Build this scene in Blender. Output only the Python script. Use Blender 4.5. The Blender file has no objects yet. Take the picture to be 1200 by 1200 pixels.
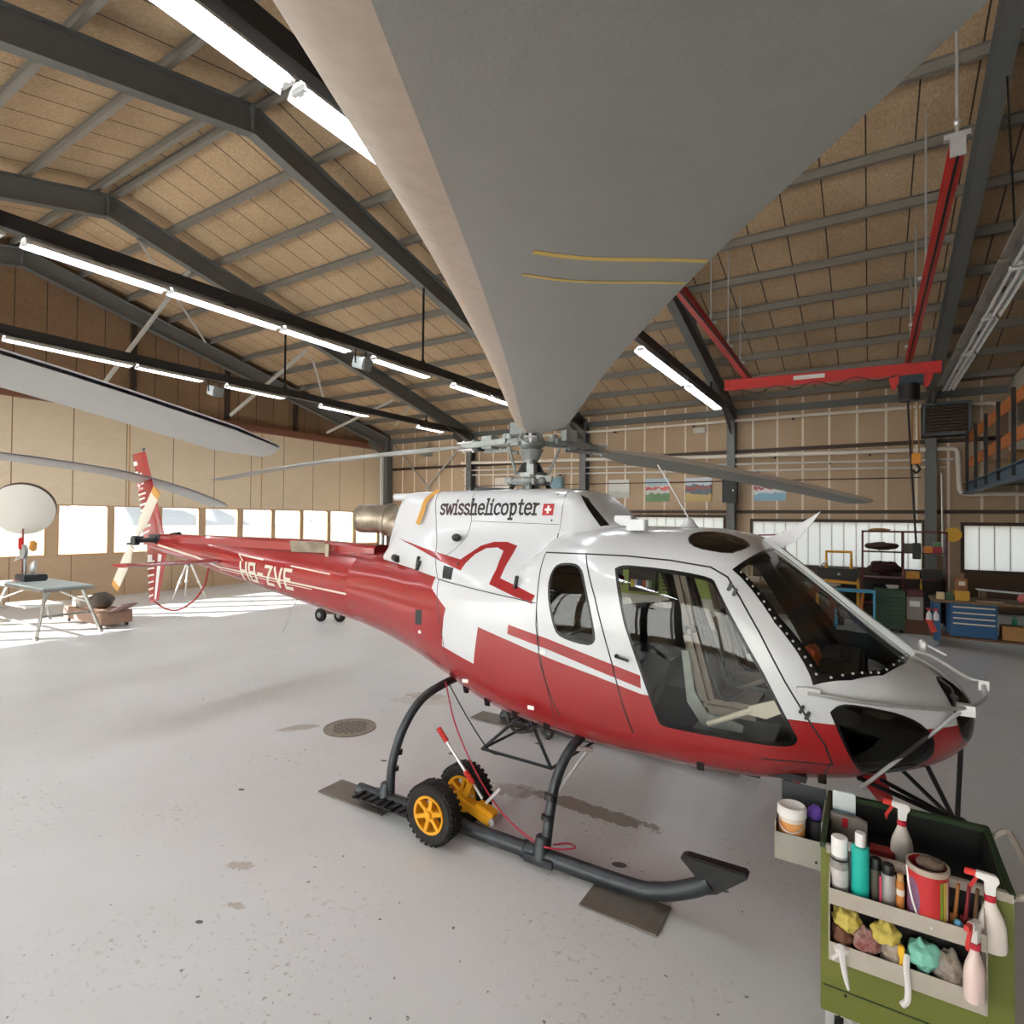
import bpy, bmesh, math, random
from mathutils import Vector as V, Matrix, Euler
from mathutils.geometry import tessellate_polygon
from mathutils.bvhtree import BVHTree
random.seed(11)
SC = bpy.context.scene
COL = SC.collection
PI = math.pi
WM = {}                                   # object name -> world matrix

def lin(c):
    return tuple((v/255/12.92 if v/255 <= .04045 else ((v/255+.055)/1.055)**2.4) for v in c)

def mat(name, rgb, rough=.5, metal=0, spec=.5, coat=0, var=0, vscale=8, bump=0, bscale=60, rvar=0, second=None):
    """plain principled paint; var mixes towards `second` (or a darker tone) by noise"""
    m = bpy.data.materials.new(name); m.use_nodes = True
    nt = m.node_tree; b = nt.nodes['Principled BSDF']
    col = lin(rgb) + (1,)
    b.inputs['Base Color'].default_value = col
    b.inputs['Roughness'].default_value = rough
    b.inputs['Metallic'].default_value = metal
    b.inputs['Specular IOR Level'].default_value = spec
    b.inputs['Coat Weight'].default_value = coat
    b.inputs['Coat Roughness'].default_value = .04
    if var or bump or rvar:
        tc = nt.nodes.new('ShaderNodeTexCoord')
        n = nt.nodes.new('ShaderNodeTexNoise'); n.inputs['Scale'].default_value = vscale
        n.inputs['Detail'].default_value = 6; n.inputs['Roughness'].default_value = .65
        nt.links.new(tc.outputs['Object'], n.inputs['Vector'])
        if var:
            mx = nt.nodes.new('ShaderNodeMix'); mx.data_type = 'RGBA'
            s = lin(second) if second else tuple(c*.45 for c in col[:3])
            mx.inputs['A'].default_value = col; mx.inputs['B'].default_value = tuple(s)+(1,)
            mr = nt.nodes.new('ShaderNodeMapRange')
            mr.inputs['From Min'].default_value = .38; mr.inputs['From Max'].default_value = .72
            mr.inputs['To Max'].default_value = var
            nt.links.new(n.outputs['Fac'], mr.inputs['Value'])
            nt.links.new(mr.outputs['Result'], mx.inputs['Factor'])
            nt.links.new(mx.outputs['Result'], b.inputs['Base Color'])
        if rvar:
            mr2 = nt.nodes.new('ShaderNodeMapRange')
            mr2.inputs['To Min'].default_value = rough-rvar; mr2.inputs['To Max'].default_value = rough+rvar
            nt.links.new(n.outputs['Fac'], mr2.inputs['Value']); nt.links.new(mr2.outputs['Result'], b.inputs['Roughness'])
        if bump:
            n2 = nt.nodes.new('ShaderNodeTexNoise'); n2.inputs['Scale'].default_value = bscale; n2.inputs['Detail'].default_value = 4
            nt.links.new(tc.outputs['Object'], n2.inputs['Vector'])
            bp = nt.nodes.new('ShaderNodeBump'); bp.inputs['Strength'].default_value = bump; bp.inputs['Distance'].default_value = .01
            nt.links.new(n2.outputs['Fac'], bp.inputs['Height']); nt.links.new(bp.outputs['Normal'], b.inputs['Normal'])
    return m

def glass_mat(name, tint, gloss=.08, rough=.01):
    """thin pane: tinted transparency with a fresnel reflection"""
    m = bpy.data.materials.new(name); m.use_nodes = True; nt = m.node_tree
    nt.nodes.remove(nt.nodes['Principled BSDF']); out = nt.nodes['Material Output']
    t = nt.nodes.new('ShaderNodeBsdfTransparent'); t.inputs['Color'].default_value = tint+(1,)
    g = nt.nodes.new('ShaderNodeBsdfGlossy'); g.inputs['Roughness'].default_value = rough
    lw = nt.nodes.new('ShaderNodeLayerWeight'); lw.inputs['Blend'].default_value = .5
    pw = nt.nodes.new('ShaderNodeMath'); pw.operation = 'POWER'; pw.inputs[1].default_value = 4.5
    ad = nt.nodes.new('ShaderNodeMath'); ad.operation = 'MULTIPLY_ADD'; ad.inputs[1].default_value = .92; ad.inputs[2].default_value = .05
    mx = nt.nodes.new('ShaderNodeMixShader')
    nt.links.new(lw.outputs['Facing'], pw.inputs[0]); nt.links.new(pw.outputs[0], ad.inputs[0])
    nt.links.new(ad.outputs[0], mx.inputs['Fac'])
    nt.links.new(t.outputs[0], mx.inputs[1]); nt.links.new(g.outputs[0], mx.inputs[2]); nt.links.new(mx.outputs[0], out.inputs['Surface'])
    return m

def emit(name, rgb, s):
    m = bpy.data.materials.new(name); m.use_nodes = True; nt = m.node_tree
    b = nt.nodes['Principled BSDF']; b.inputs['Base Color'].default_value = lin(rgb)+(1,)
    b.inputs['Emission Color'].default_value = lin(rgb)+(1,); b.inputs['Emission Strength'].default_value = s
    return m

def wmat(o):
    m = Matrix.Identity(4)
    while o is not None:
        m = WM.get(o.name, Matrix.Identity(4)) @ m; o = o.parent
    return m

def tag(o, label=None, cat=None, group=None, kind=None):
    if label: o['label'] = label
    if cat: o['category'] = cat
    if group: o['group'] = group
    if kind: o['kind'] = kind
    return o

def thing(name, label, cat, loc=(0, 0, 0), rz=0, group=None):
    o = bpy.data.objects.new(name, None); COL.objects.link(o)
    o.empty_display_size = .1
    o.location = loc; o.rotation_euler = (0, 0, rz)
    WM[o.name] = Matrix.Translation(loc) @ Matrix.Rotation(rz, 4, 'Z')
    return tag(o, label, cat, group)

def dup(root, loc, rz=0, label=None, group=None):
    r = root.copy(); COL.objects.link(r); r.location = loc; r.rotation_euler = (0, 0, rz)
    WM[r.name] = Matrix.Translation(loc) @ Matrix.Rotation(rz, 4, 'Z')
    if label: r['label'] = label
    if group: r['group'] = group
    for ch in list(root.children):
        c = ch.copy(); COL.objects.link(c); c.parent = r
        for g in list(ch.children):
            d = g.copy(); COL.objects.link(d); d.parent = c
    return r

def rot(rx=0, ry=0, rz=0):
    return Euler((rx, ry, rz)).to_matrix()

def frame(d, up=(0, 0, 1)):
    """3x3 whose z axis is d"""
    z = V(d).normalized(); u = V(up)
    if abs(z.dot(u.normalized())) > .98: u = V((1, 0, 0))
    x = u.cross(z).normalized(); y = z.cross(x)
    return Matrix((x, y, z)).transposed()

def spline(pts, n=8, closed=False):
    P = [V(p) for p in pts]; out = []; N = len(P)
    rng = range(N if closed else N-1)
    for i in rng:
        p0 = P[(i-1) % N] if closed or i > 0 else P[0]*2-P[1]
        p1 = P[i]; p2 = P[(i+1) % N]
        p3 = P[(i+2) % N] if closed or i+2 < N else P[-1]*2-P[-2]
        for k in range(n):
            t = k/n
            out.append(.5*((2*p1)+(p2-p0)*t+(2*p0-5*p1+4*p2-p3)*t*t+(3*p1-p0-3*p2+p3)*t**3))
    if not closed: out.append(P[-1])
    return out

class MB:
    def __init__(s): s.bm = bmesh.new(); s.mi = 0
    def face(s, vs):
        try:
            f = s.bm.faces.new(vs); f.material_index = s.mi; return f
        except ValueError: return None
    def mesh(s, verts, faces):
        vs = [s.bm.verts.new(v) for v in verts]
        for f in faces: s.face([vs[i] for i in f])
        return vs
    def box(s, c, sz, R=None):
        c = V(c); h = V(sz)/2; R = R or Matrix.Identity(3)
        vs = [c+R @ V((x*h.x, y*h.y, z*h.z)) for x in (-1, 1) for y in (-1, 1) for z in (-1, 1)]
        s.mesh(vs, [(0, 1, 3, 2), (4, 6, 7, 5), (0, 4, 5, 1), (2, 3, 7, 6), (0, 2, 6, 4), (1, 5, 7, 3)]); return s
    def bx(s, x0, x1, y0, y1, z0, z1):
        return s.box(((x0+x1)/2, (y0+y1)/2, (z0+z1)/2), (abs(x1-x0), abs(y1-y0), abs(z1-z0)))
    def bar(s, a, b, w, h, up=(0, 0, 1)):
        a = V(a); b = V(b); d = b-a
        return s.box((a+b)/2, (w, h, d.length), frame(d, up))
    def ibeam(s, a, b, h, w, tf=.02, tw=.014, up=(0, 0, 1)):
        a = V(a); b = V(b); d = b-a; R = frame(d, up); L = d.length; m = (a+b)/2
        s.box(m, (tw, h-2*tf, L), R)
        for k in (-1, 1): s.box(m+R @ V((0, k*(h-tf)/2, 0)), (w, tf, L), R)
        return s
    def tube(s, pts, r, seg=10, closed=False, cap=True, up=None):
        P = [V(p) for p in pts]; n = len(P); rings = []
        rr = r if isinstance(r, (list, tuple)) else [r]*n
        pu = None
        for i, p in enumerate(P):
            if closed: d = P[(i+1) % n]-P[i-1]
            else: d = P[min(i+1, n-1)]-P[max(i-1, 0)]
            if d.length < 1e-9: d = V((0, 0, 1))
            d.normalize()
            if pu is None:
                u = V(up) if up else (V((0, 0, 1)) if abs(d.z) < .9 else V((1, 0, 0)))
            else: u = pu
            x = (u-d*u.dot(d))
            if x.length < 1e-6: x = V((1, 0, 0))-d*d.x
            x.normalize(); y = d.cross(x); pu = x
            rings.append([s.bm.verts.new(p+(x*math.cos(2*PI*k/seg)+y*math.sin(2*PI*k/seg))*rr[i]) for k in range(seg)])
        for i in range(n if closed else n-1):
            A, B = rings[i], rings[(i+1) % n]
            for k in range(seg): s.face((A[k], A[(k+1) % seg], B[(k+1) % seg], B[k]))
        if cap and not closed:
            s.face(rings[0][::-1]); s.face(rings[-1])
        return s
    def cyl(s, a, b, r, r2=None, seg=20):
        return s.tube([a, b], [r, r if r2 is None else r2], seg)
    def lathe(s, prof, c=(0, 0, 0), seg=24, R=None):
        c = V(c); R = R or Matrix.Identity(3); rings = []
        for r, z in prof:
            if r < 1e-6: rings.append([s.bm.verts.new(c+R @ V((0, 0, z)))])
            else: rings.append([s.bm.verts.new(c+R @ V((r*math.cos(2*PI*k/seg), r*math.sin(2*PI*k/seg), z))) for k in range(seg)])
        for A, B in zip(rings, rings[1:]):
            for k in range(seg):
                j = (k+1) % seg
                if len(A) == 1 and len(B) == 1: continue
                if len(A) == 1: s.face((A[0], B[j], B[k]))
                elif len(B) == 1: s.face((A[k], A[j], B[0]))
                else: s.face((A[k], A[j], B[j], B[k]))
        return s
    def prism(s, poly, h, M=None, c=(0, 0, 0)):
        """2-D polygon in the local xy plane, thickened by h along local z (centred)"""
        M = M or Matrix.Identity(3); c = V(c)
        A = [s.bm.verts.new(c+M @ V((p[0], p[1], -h/2))) for p in poly]
        B = [s.bm.verts.new(c+M @ V((p[0], p[1], h/2))) for p in poly]
        n = len(poly)
        for k in range(n): s.face((A[k], A[(k+1) % n], B[(k+1) % n], B[k]))
        for t in tessellate_polygon([[V((p[0], p[1], 0)) for p in poly]]):
            s.face([A[i] for i in t][::-1]); s.face([B[i] for i in t])
        return s
    def ell(s, c, r, seg=16, rings=10, R=None, jit=0):
        R = R or Matrix.Identity(3); c = V(c); rows = []
        for i in range(rings+1):
            a = PI*i/rings-PI/2
            if i in (0, rings): rows.append([s.bm.verts.new(c+R @ V((0, 0, r[2]*math.sin(a))))]); continue
            row = []
            for k in range(seg):
                q = 1+random.uniform(-jit, jit)
                row.append(s.bm.verts.new(c+R @ V((r[0]*q*math.cos(a)*math.cos(2*PI*k/seg), r[1]*q*math.cos(a)*math.sin(2*PI*k/seg), r[2]*q*math.sin(a)))))
            rows.append(row)
        for A, B in zip(rows, rows[1:]):
            for k in range(seg):
                j = (k+1) % seg
                if len(A) == 1: s.face((A[0], B[j], B[k]))
                elif len(B) == 1: s.face((A[k], A[j], B[0]))
                else: s.face((A[k], A[j], B[j], B[k]))
        return s
    def grid(s, G, closed=False, caps=False):
        R = [[s.bm.verts.new(p) for p in row] for row in G]; n = len(R[0])
        for A, B in zip(R, R[1:]):
            for j in range(n if closed else n-1): s.face((A[j], A[(j+1) % n], B[(j+1) % n], B[j]))
        if caps: s.face(R[0][::-1]); s.face(R[-1])
        return s
    def clusters(s, tol=.004):
        bm = s.bm; seen = set(); isl = []
        for v in bm.verts:
            if v in seen: continue
            st = [v]; seen.add(v); c = []
            while st:
                a = st.pop(); c.append(a)
                for e in a.link_edges:
                    o = e.other_vert(a)
                    if o not in seen: seen.add(o); st.append(o)
            lo = [min(q.co[i] for q in c)-tol for i in range(3)]; hi = [max(q.co[i] for q in c)+tol for i in range(3)]
            isl.append([c, lo, hi])
        par = list(range(len(isl)))
        def f(i):
            while par[i] != i: i = par[i]
            return i
        for i in range(len(isl)):
            for j in range(i):
                if all(isl[i][1][k] <= isl[j][2][k] and isl[j][1][k] <= isl[i][2][k] for k in range(3)): par[f(i)] = f(j)
        g = {}
        for i in range(len(isl)): g.setdefault(f(i), []).extend(isl[i][0])
        return list(g.values())
    def fin(s, name, mats, parent=None, split=True, **k):
        if parent is not None and split:
            cl = s.clusters()
            if len(cl) > 1:
                out = None
                for c in cl:
                    n = MB(); ix = {}
                    for v in c: ix[v] = n.bm.verts.new(v.co)
                    fs = set(f for v in c for f in v.link_faces)
                    for f in fs:
                        q = n.bm.faces.new([ix[v] for v in f.verts]); q.material_index = f.material_index
                    o = n._fin(name, mats, parent, **k); out = out or o
                s.bm.free(); return out
        return s._fin(name, mats, parent, **k)
    def _fin(s, name, mats, parent=None, smooth=35, bev=0, world=False, recalc=True, subd=0, solid=0):
        bm = s.bm
        if recalc: bmesh.ops.recalc_face_normals(bm, faces=bm.faces[:])
        if bev:
            es = [e for e in bm.edges if len(e.link_faces) == 2 and e.calc_face_angle(0) > .6]
            bmesh.ops.bevel(bm, geom=es, offset=bev, segments=2, affect='EDGES', clamp_overlap=True)
        if parent is not None and world: bm.transform(wmat(parent).inverted())
        org = None
        if parent is None and bm.verts:
            xs = [v.co for v in bm.verts]
            org = V(((min(v.x for v in xs)+max(v.x for v in xs))/2, (min(v.y for v in xs)+max(v.y for v in xs))/2, min(v.z for v in xs)))
            bm.transform(Matrix.Translation(-org))
        if smooth:
            for f in bm.faces: f.smooth = True
            L = math.radians(smooth)
            for e in bm.edges:
                if len(e.link_faces) == 2 and e.calc_face_angle(0) > L: e.smooth = False
        me = bpy.data.meshes.new(name); bm.to_mesh(me); bm.free()
        for m in (mats if isinstance(mats, (list, tuple)) else [mats]): me.materials.append(m)
        o = bpy.data.objects.new(name, me); COL.objects.link(o)
        if org is not None: o.location = org; WM[o.name] = Matrix.Translation(org)
        if parent is not None: o.parent = parent
        if solid:
            md = o.modifiers.new('s', 'SOLIDIFY'); md.thickness = solid; md.offset = 0
        if subd:
            md = o.modifiers.new('d', 'SUBSURF'); md.levels = subd; md.render_levels = subd
        return o
    def top(s, name, mats, label, cat, group=None, kind=None, **k):
        o = s.fin(name, mats, None, **k); return tag(o, label, cat, group, kind)
    def struct(s, name, mats, **k):
        o = s.fin(name, mats, None, **k); o['kind'] = 'structure'; return o
# ------------------------------------------------------------------ helicopter
def pchip(xs, ys, x):
    n = len(xs)
    if x <= xs[0]: return ys[0]
    if x >= xs[-1]: return ys[-1]
    d = [(ys[i+1]-ys[i])/(xs[i+1]-xs[i]) for i in range(n-1)]
    m = [d[0]]+[0 if d[i-1]*d[i] <= 0 else 2*d[i-1]*d[i]/(d[i-1]+d[i]) for i in range(1, n-1)]+[d[-1]]
    for i in range(n-1):
        if x <= xs[i+1]:
            h = xs[i+1]-xs[i]; t = (x-xs[i])/h
            return ys[i]*(1+2*t)*(1-t)**2+m[i]*h*t*(1-t)**2+ys[i+1]*t*t*(3-2*t)+m[i+1]*h*t*t*(t-1)
def pt(tab, k, x): return pchip([p[0] for p in tab], [p[k] for p in tab], x)
# station, bottom, top, widest height, half width, upper and lower squareness
POD = [(-2.0, 1.20, 1.99, 1.62, .38, 2.2, 2.1), (-1.6, 1.13, 1.99, 1.60, .46, 2.3, 2.2), (-1.0, 1.00, 2.0, 1.54, .64, 2.5, 2.3), (-.5, .86, 2.05, 1.47, .79, 2.8, 2.4),
       (0, .72, 2.10, 1.40, .88, 3.1, 2.7), (.40, .68, 2.14, 1.36, .92, 3.3, 2.9), (.58, .665, 2.275, 1.35, .93, 3.3, 3.0), (1.0, .65, 2.31, 1.33, .935, 3.4, 3.2), (1.6, .65, 2.30, 1.32, .93, 3.4, 3.2),
       (1.88, .66, 2.26, 1.3, .925, 3.3, 3.1), (2.1, .675, 2.13, 1.27, .905, 3.1, 3.0), (2.3, .70, 1.97, 1.24, .87, 2.9, 2.6), (2.5, .74, 1.80, 1.20, .81, 2.7, 2.6),
       (2.7, .79, 1.63, 1.17, .72, 2.5, 2.3), (2.88, .84, 1.49, 1.14, .59, 2.3, 2.2), (3.0, .89, 1.42, 1.13, .47, 2.2, 2.1), (3.1, .96, 1.35, 1.13, .33, 2.1, 2),
       (3.165, 1.04, 1.26, 1.14, .18, 2, 2), (3.19, 1.12, 1.17, 1.145, .03, 2, 2)]
def spw(v, e): return math.copysign(abs(v)**e, v)
def podpt(x, a):
    zb, zt, zw, w, nu, nl = [pt(POD, k, x) for k in range(1, 7)]
    c, s = math.cos(a), math.sin(a); n = nu if s >= 0 else nl
    return (x, -w*spw(c, 2/n), zw+(zt-zw if s >= 0 else zw-zb)*spw(s, 2/n))
def podw(x, z):
    zb, zt, zw, w, nu, nl = [pt(POD, k, x) for k in range(1, 7)]
    f, n = ((z-zw)/(zt-zw), nu) if z >= zw else ((zw-z)/(zw-zb), nl)
    return w*max(0, 1-min(1, f)**n)**(1/n)
def podgrid(nx, na):
    G = []
    for i in range(nx+1):
        x = -2.0+5.19*(1-(1-i/nx)**1.45)
        G.append([podpt(x, 2*PI*j/na) for j in range(na)])
    return G
CP = [(0, 2.62), (.22, 2.62), (.36, 2.58), (.44, 2.48), (.47, 2.36), (.505, 2.24), (.59, 2.12), (.71, 2.0), (.80, 1.88), (.835, 1.8)]
CS = [(-1.55, .48, .30), (-1.47, .54, .62), (-1.36, .60, .93), (-1.22, .68, 1.0), (-1.0, .76, 1.0), (-.5, .90, 1.0), (0, .985, 1.0), (.35, 1.02, 1.0), (.56, 1.03, .99)]
def cowlrow(x, nh, d=0):
    ws = pt(CS, 1, x); hs = pt(CS, 2, x); zs = 1.805-.085*x
    yb = podw(x, zs)+.014; n = len(CP)-1; X = [i/n for i in range(n+1)]; row = []
    for j in range(-nh, nh+1):
        u = abs(j)/nh
        y = pchip(X, [p[0] for p in CP], u); z = pchip(X, [p[1] for p in CP], u); t = (z-1.8)/.82
        k = (1-t)**2; y *= ws*(1-k)+yb/.835*k
        row.append((x, math.copysign(y, j) if j else 0.0, zs+(2.62-zs)*hs*t))
    return row
FR = [(.555, 2.61), (.64, 2.595), (.74, 2.53), (.85, 2.43), (.95, 2.345), (1.04, 2.285)]
def fairrow(x, nh):
    zt = pt(FR, 1, x); row = []; P = [(0, 1), (.22, 1), (.35, .93), (.43, .74), (.47, .42), (.51, .1), (.56, -.12)]
    n = len(P)-1; X = [i/n for i in range(n+1)]; wx = 1-.25*max(0, (x-.6)/.44)**2
    for j in range(-nh, nh+1):
        u = abs(j)/nh; y = pchip(X, [p[0] for p in P], u)*wx; t = pchip(X, [p[1] for p in P], u)
        row.append((x, math.copysign(y, j) if j else 0.0, 2.22+(zt-2.22)*t))
    return row
BM = [(-6.75, 1.955, .07, .075), (-6.4, 1.93, .11, .11), (-5.0, 1.825, .195, .185), (-3.5, 1.70, .295, .28), (-1.95, 1.595, .405, .38)]

M = {}
M['white'] = mat('white_gloss_paint', (212, 214, 217), .24, coat=.4)
M['red'] = mat('red_gloss_paint', (156, 40, 42), .22, coat=.3, var=.12, vscale=3, second=(112, 28, 30))
M['gap'] = mat('dark_seam', (32, 30, 30), .7)
M['seal'] = mat('black_rubber_seal', (14, 14, 14), .35)
M['glass'] = glass_mat('tinted_acrylic', (.84, .85, .82))
M['dglass'] = glass_mat('smoked_acrylic', (.22, .21, .20))
M['lining'] = mat('charcoal_lining', (46, 45, 44), .8, var=.4, vscale=5)
M['black'] = mat('black_satin', (24, 24, 25), .45, var=.3, second=(50, 50, 52))
M['gray'] = mat('grey_alloy', (158, 163, 160), .42, metal=.25, var=.4, vscale=12, second=(90, 94, 92))
M['dgray'] = mat('dark_grey_metal', (66, 70, 74), .42, metal=.5, var=.4, vscale=9, second=(30, 32, 34))
M['steel'] = mat('bright_steel', (204, 204, 204), .35, metal=.55, var=.2)
M['exh'] = mat('heat_stained_steel', (176, 164, 146), .36, metal=.7, var=.7, vscale=6, second=(90, 76, 58))
M['blade'] = mat('grey_blade_skin', (152, 152, 146), .42, bump=.08, bscale=300, var=.1, vscale=30)
M['le'] = mat('worn_leading_edge', (206, 190, 172), .38, metal=.25, var=.35, vscale=40, second=(160, 140, 120))
M['yellow'] = mat('yellow_tape', (226, 196, 110), .6)
M['seat'] = mat('grey_brown_seat_cloth', (142, 131, 122), .9, bump=.3, bscale=400, var=.3)
M['belt'] = mat('dark_belt', (38, 36, 36), .8)
M['ink'] = mat('black_lettering', (30, 26, 28), .5)
M['ink2'] = mat('maroon_lettering', (62, 30, 34), .5)
M['flagred'] = mat('flag_red', (178, 30, 38), .4)
M['flagwhite'] = mat('flag_white', (236, 234, 232), .4)
M['cream'] = mat('cream_lettering', (222, 214, 198), .5)
M['rubber'] = mat('black_tyre_rubber', (22, 21, 21), .75, var=.4, vscale=20, second=(52, 48, 44))
M['ochre'] = mat('ochre_plastic', (206, 150, 70), .6)
M['panel'] = mat('dark_instrument_panel', (18, 18, 19), .5)
M['dial'] = mat('dial_face', (70, 74, 76), .3)

HX, HY = -2.64, 4.55
heli = thing('helicopter', 'red and white single rotor helicopter on skids, filling the middle of the hangar', 'helicopter', (HX, HY, 0))

class Cutter:
    """projects polygons on a mesh and cuts the faces along them"""
    def __init__(s, G, closed):
        s.bm = bm = bmesh.new(); L = bm.verts.layers.float_vector.new('n')
        s.L = L; s.part = bm.faces.layers.int.new('part'); s.cand = bm.faces.layers.int.new('cand')
        R = [[bm.verts.new(p) for p in r] for r in G]; n = len(R[0])
        for A, B in zip(R, R[1:]):
            for j in range(n if closed else n-1): bm.faces.new((A[j], B[j], B[(j+1) % n], A[(j+1) % n]))
        bmesh.ops.recalc_face_normals(bm, faces=bm.faces[:]); bm.normal_update()
        # make sure the normals look outwards
        c = sum((v.co for v in bm.verts), V())/len(bm.verts)
        if sum(f.normal.dot(f.calc_center_median()-c) for f in bm.faces) < 0:
            bmesh.ops.reverse_faces(bm, faces=bm.faces[:]); bm.normal_update()
        for v in bm.verts: v[L] = v.normal.copy()
    def bvh(s): return BVHTree.FromBMesh(s.bm)
    def cut(s, poly, mi=None, part=None, u=(1, 0, 0), v=(0, 0, 1), test=None):
        bm = s.bm; u = V(u); v = V(v); P = [V(p) for p in poly]
        area = sum(P[i-1].x*P[i].y-P[i].x*P[i-1].y for i in range(len(P)))
        if area < 0: P.reverse()
        lo = (min(p.x for p in P), min(p.y for p in P)); hi = (max(p.x for p in P), max(p.y for p in P))
        cand = []
        for f in bm.faces:
            us = [w.co.dot(u) for w in f.verts]
            if max(us) < lo[0] or min(us) > hi[0]: continue
            vs = [w.co.dot(v) for w in f.verts]
            if max(vs) < lo[1] or min(vs) > hi[1]: continue
            if test and not test(f.calc_center_median(), f[s.part]): continue
            f[s.cand] = 1; cand.append(f)
        for i in range(len(P)):
            a, b = P[i], P[(i+1) % len(P)]; d = b-a
            if d.length < 1e-7: continue
            no = u*d.y-v*d.x                       # outwards of a counter-clockwise polygon
            uu, vv = u/u.length_squared, v/v.length_squared
            co = uu*a.x+vv*a.y
            geom = set(cand)
            for f in cand: geom.update(f.edges); geom.update(f.verts)
            r = bmesh.ops.bisect_plane(bm, geom=list(geom), plane_co=co, plane_no=no, dist=1e-6)
            fs = [g for g in r['geom'] if isinstance(g, bmesh.types.BMFace)]
            fs = set(fs) | set(f for f in cand if f.is_valid)
            cand = []
            for f in fs:
                if (f.calc_center_median()-co).dot(no) > 0: f[s.cand] = 0
                else: cand.append(f)
        for f in cand:
            f[s.cand] = 0
            if mi is not None: f.material_index = mi
            if part is not None: f[s.part] = part(f.calc_center_median()) if callable(part) else part
    def cutn(s, poly, **k):
        for t in tessellate_polygon([[V((p[0], p[1], 0)) for p in poly]]): s.cut([poly[i] for i in t], **k)
    def line(s, pts, w, mi=2, **k):
        for a, b in zip(pts, pts[1:]):
            a = V(a); b = V(b); d = (b-a).normalized(); q = V((-d.y, d.x))*w/2; a = a-d*w*.4; b = b+d*w*.4
            s.cut([a-q, b-q, b+q, a+q], mi=mi, **k)
    def out(s, name, sel, mats, parent, off=0, flip=False):
        fs = [f for f in s.bm.faces if sel(f)]
        idx = {}; vs = []; ns = []; F = []; MI = []
        for f in fs:
            r = []
            for v in f.verts:
                if v not in idx:
                    idx[v] = len(vs); n = v[s.L].normalized(); vs.append(v.co+n*off); ns.append(-n if flip else n)
                r.append(idx[v])
            F.append(r[::-1] if flip else r); MI.append(f.material_index)
        me = bpy.data.meshes.new(name); me.from_pydata(vs, [], F)
        for m in mats: me.materials.append(m)
        if len(mats) > 1:
            for p, m in zip(me.polygons, MI): p.material_index = m
        for p in me.polygons: p.use_smooth = True
        me.normals_split_custom_set_from_vertices(ns)
        o = bpy.data.objects.new(name, me); COL.objects.link(o); o.parent = parent
        return o

def inset(poly, d):
    n = len(poly); P = [V(p) for p in poly]; A = sum(P[i-1].x*P[i].y-P[i].x*P[i-1].y for i in range(n)); out = []
    for i in range(n):
        e1 = (P[i]-P[i-1]).normalized(); e2 = (P[(i+1) % n]-P[i]).normalized()
        n1 = V((-e1.y, e1.x)); n2 = V((-e2.y, e2.x)); k = (n1+n2)
        k = k/max(.3, k.length_squared)*2 if k.length else n1
        out.append(P[i]+k*d*(1 if A > 0 else -1))
    return out
def roundp(poly, n=3):
    return [(p.x, p.y) for p in spline([(a, b, 0) for a, b in poly], n, True)]

FW = [(1.140, 1.981), (1.157, 2.022), (1.212, 2.046), (1.317, 2.046), (1.542, 2.033), (1.754, 2.005), (1.824, 1.973), (1.883, 1.910), (1.965, 1.764), (2.112, 1.467), (2.248, 1.228), (2.284, 1.147), (2.290, 1.105), (2.266, 1.062), (2.21, 1.044), (2.111, 1.04), (1.800, 1.036), (1.573, 1.037), (1.502, 1.049), (1.444, 1.095), (1.400, 1.190), (1.335, 1.395), (1.268, 1.628), (1.192, 1.838)]
RW = [(.675, 1.974), (.705, 2.024), (.771, 2.042), (.860, 2.038), (.914, 2.002), (.950, 1.932), (1.009, 1.763), (1.055, 1.581), (1.050, 1.523), (1.003, 1.495), (.882, 1.506), (.781, 1.535), (.737, 1.590), (.703, 1.692), (.677, 1.794), (.665, 1.899)]
FD = [(.915, 2.110), (1.212, 2.108), (1.521, 2.092), (1.783, 2.060), (1.889, 2.005), (1.968, 1.890), (2.084, 1.695), (2.224, 1.425), (2.324, 1.253), (2.425, 1.087), (2.46, .96), (2.1, .945), (1.313, .945), (1.256, 1.128), (1.179, 1.399), (1.041, 1.823)]
RD = [(.566, 2.106), (.915, 2.110), (1.041, 1.823), (1.179, 1.399), (1.256, 1.128), (1.313, .945), (.765, .95), (.699, 1.130), (.631, 1.322), (.591, 1.587), (.586, 1.830)]
CH = [(2.448, 1.251), (2.464, 1.294), (2.500, 1.321), (2.562, 1.326), (2.704, 1.302), (2.806, 1.269), (2.887, 1.220), (2.939, 1.153), (2.952, 1.091), (2.935, 1.021), (2.87, .945), (2.78, .885), (2.68, .87), (2.60, .90), (2.556, .996), (2.500, 1.111)]
side = lambda c, p: True

pod = Cutter(podgrid(84, 88), True)
RED = 1
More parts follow.
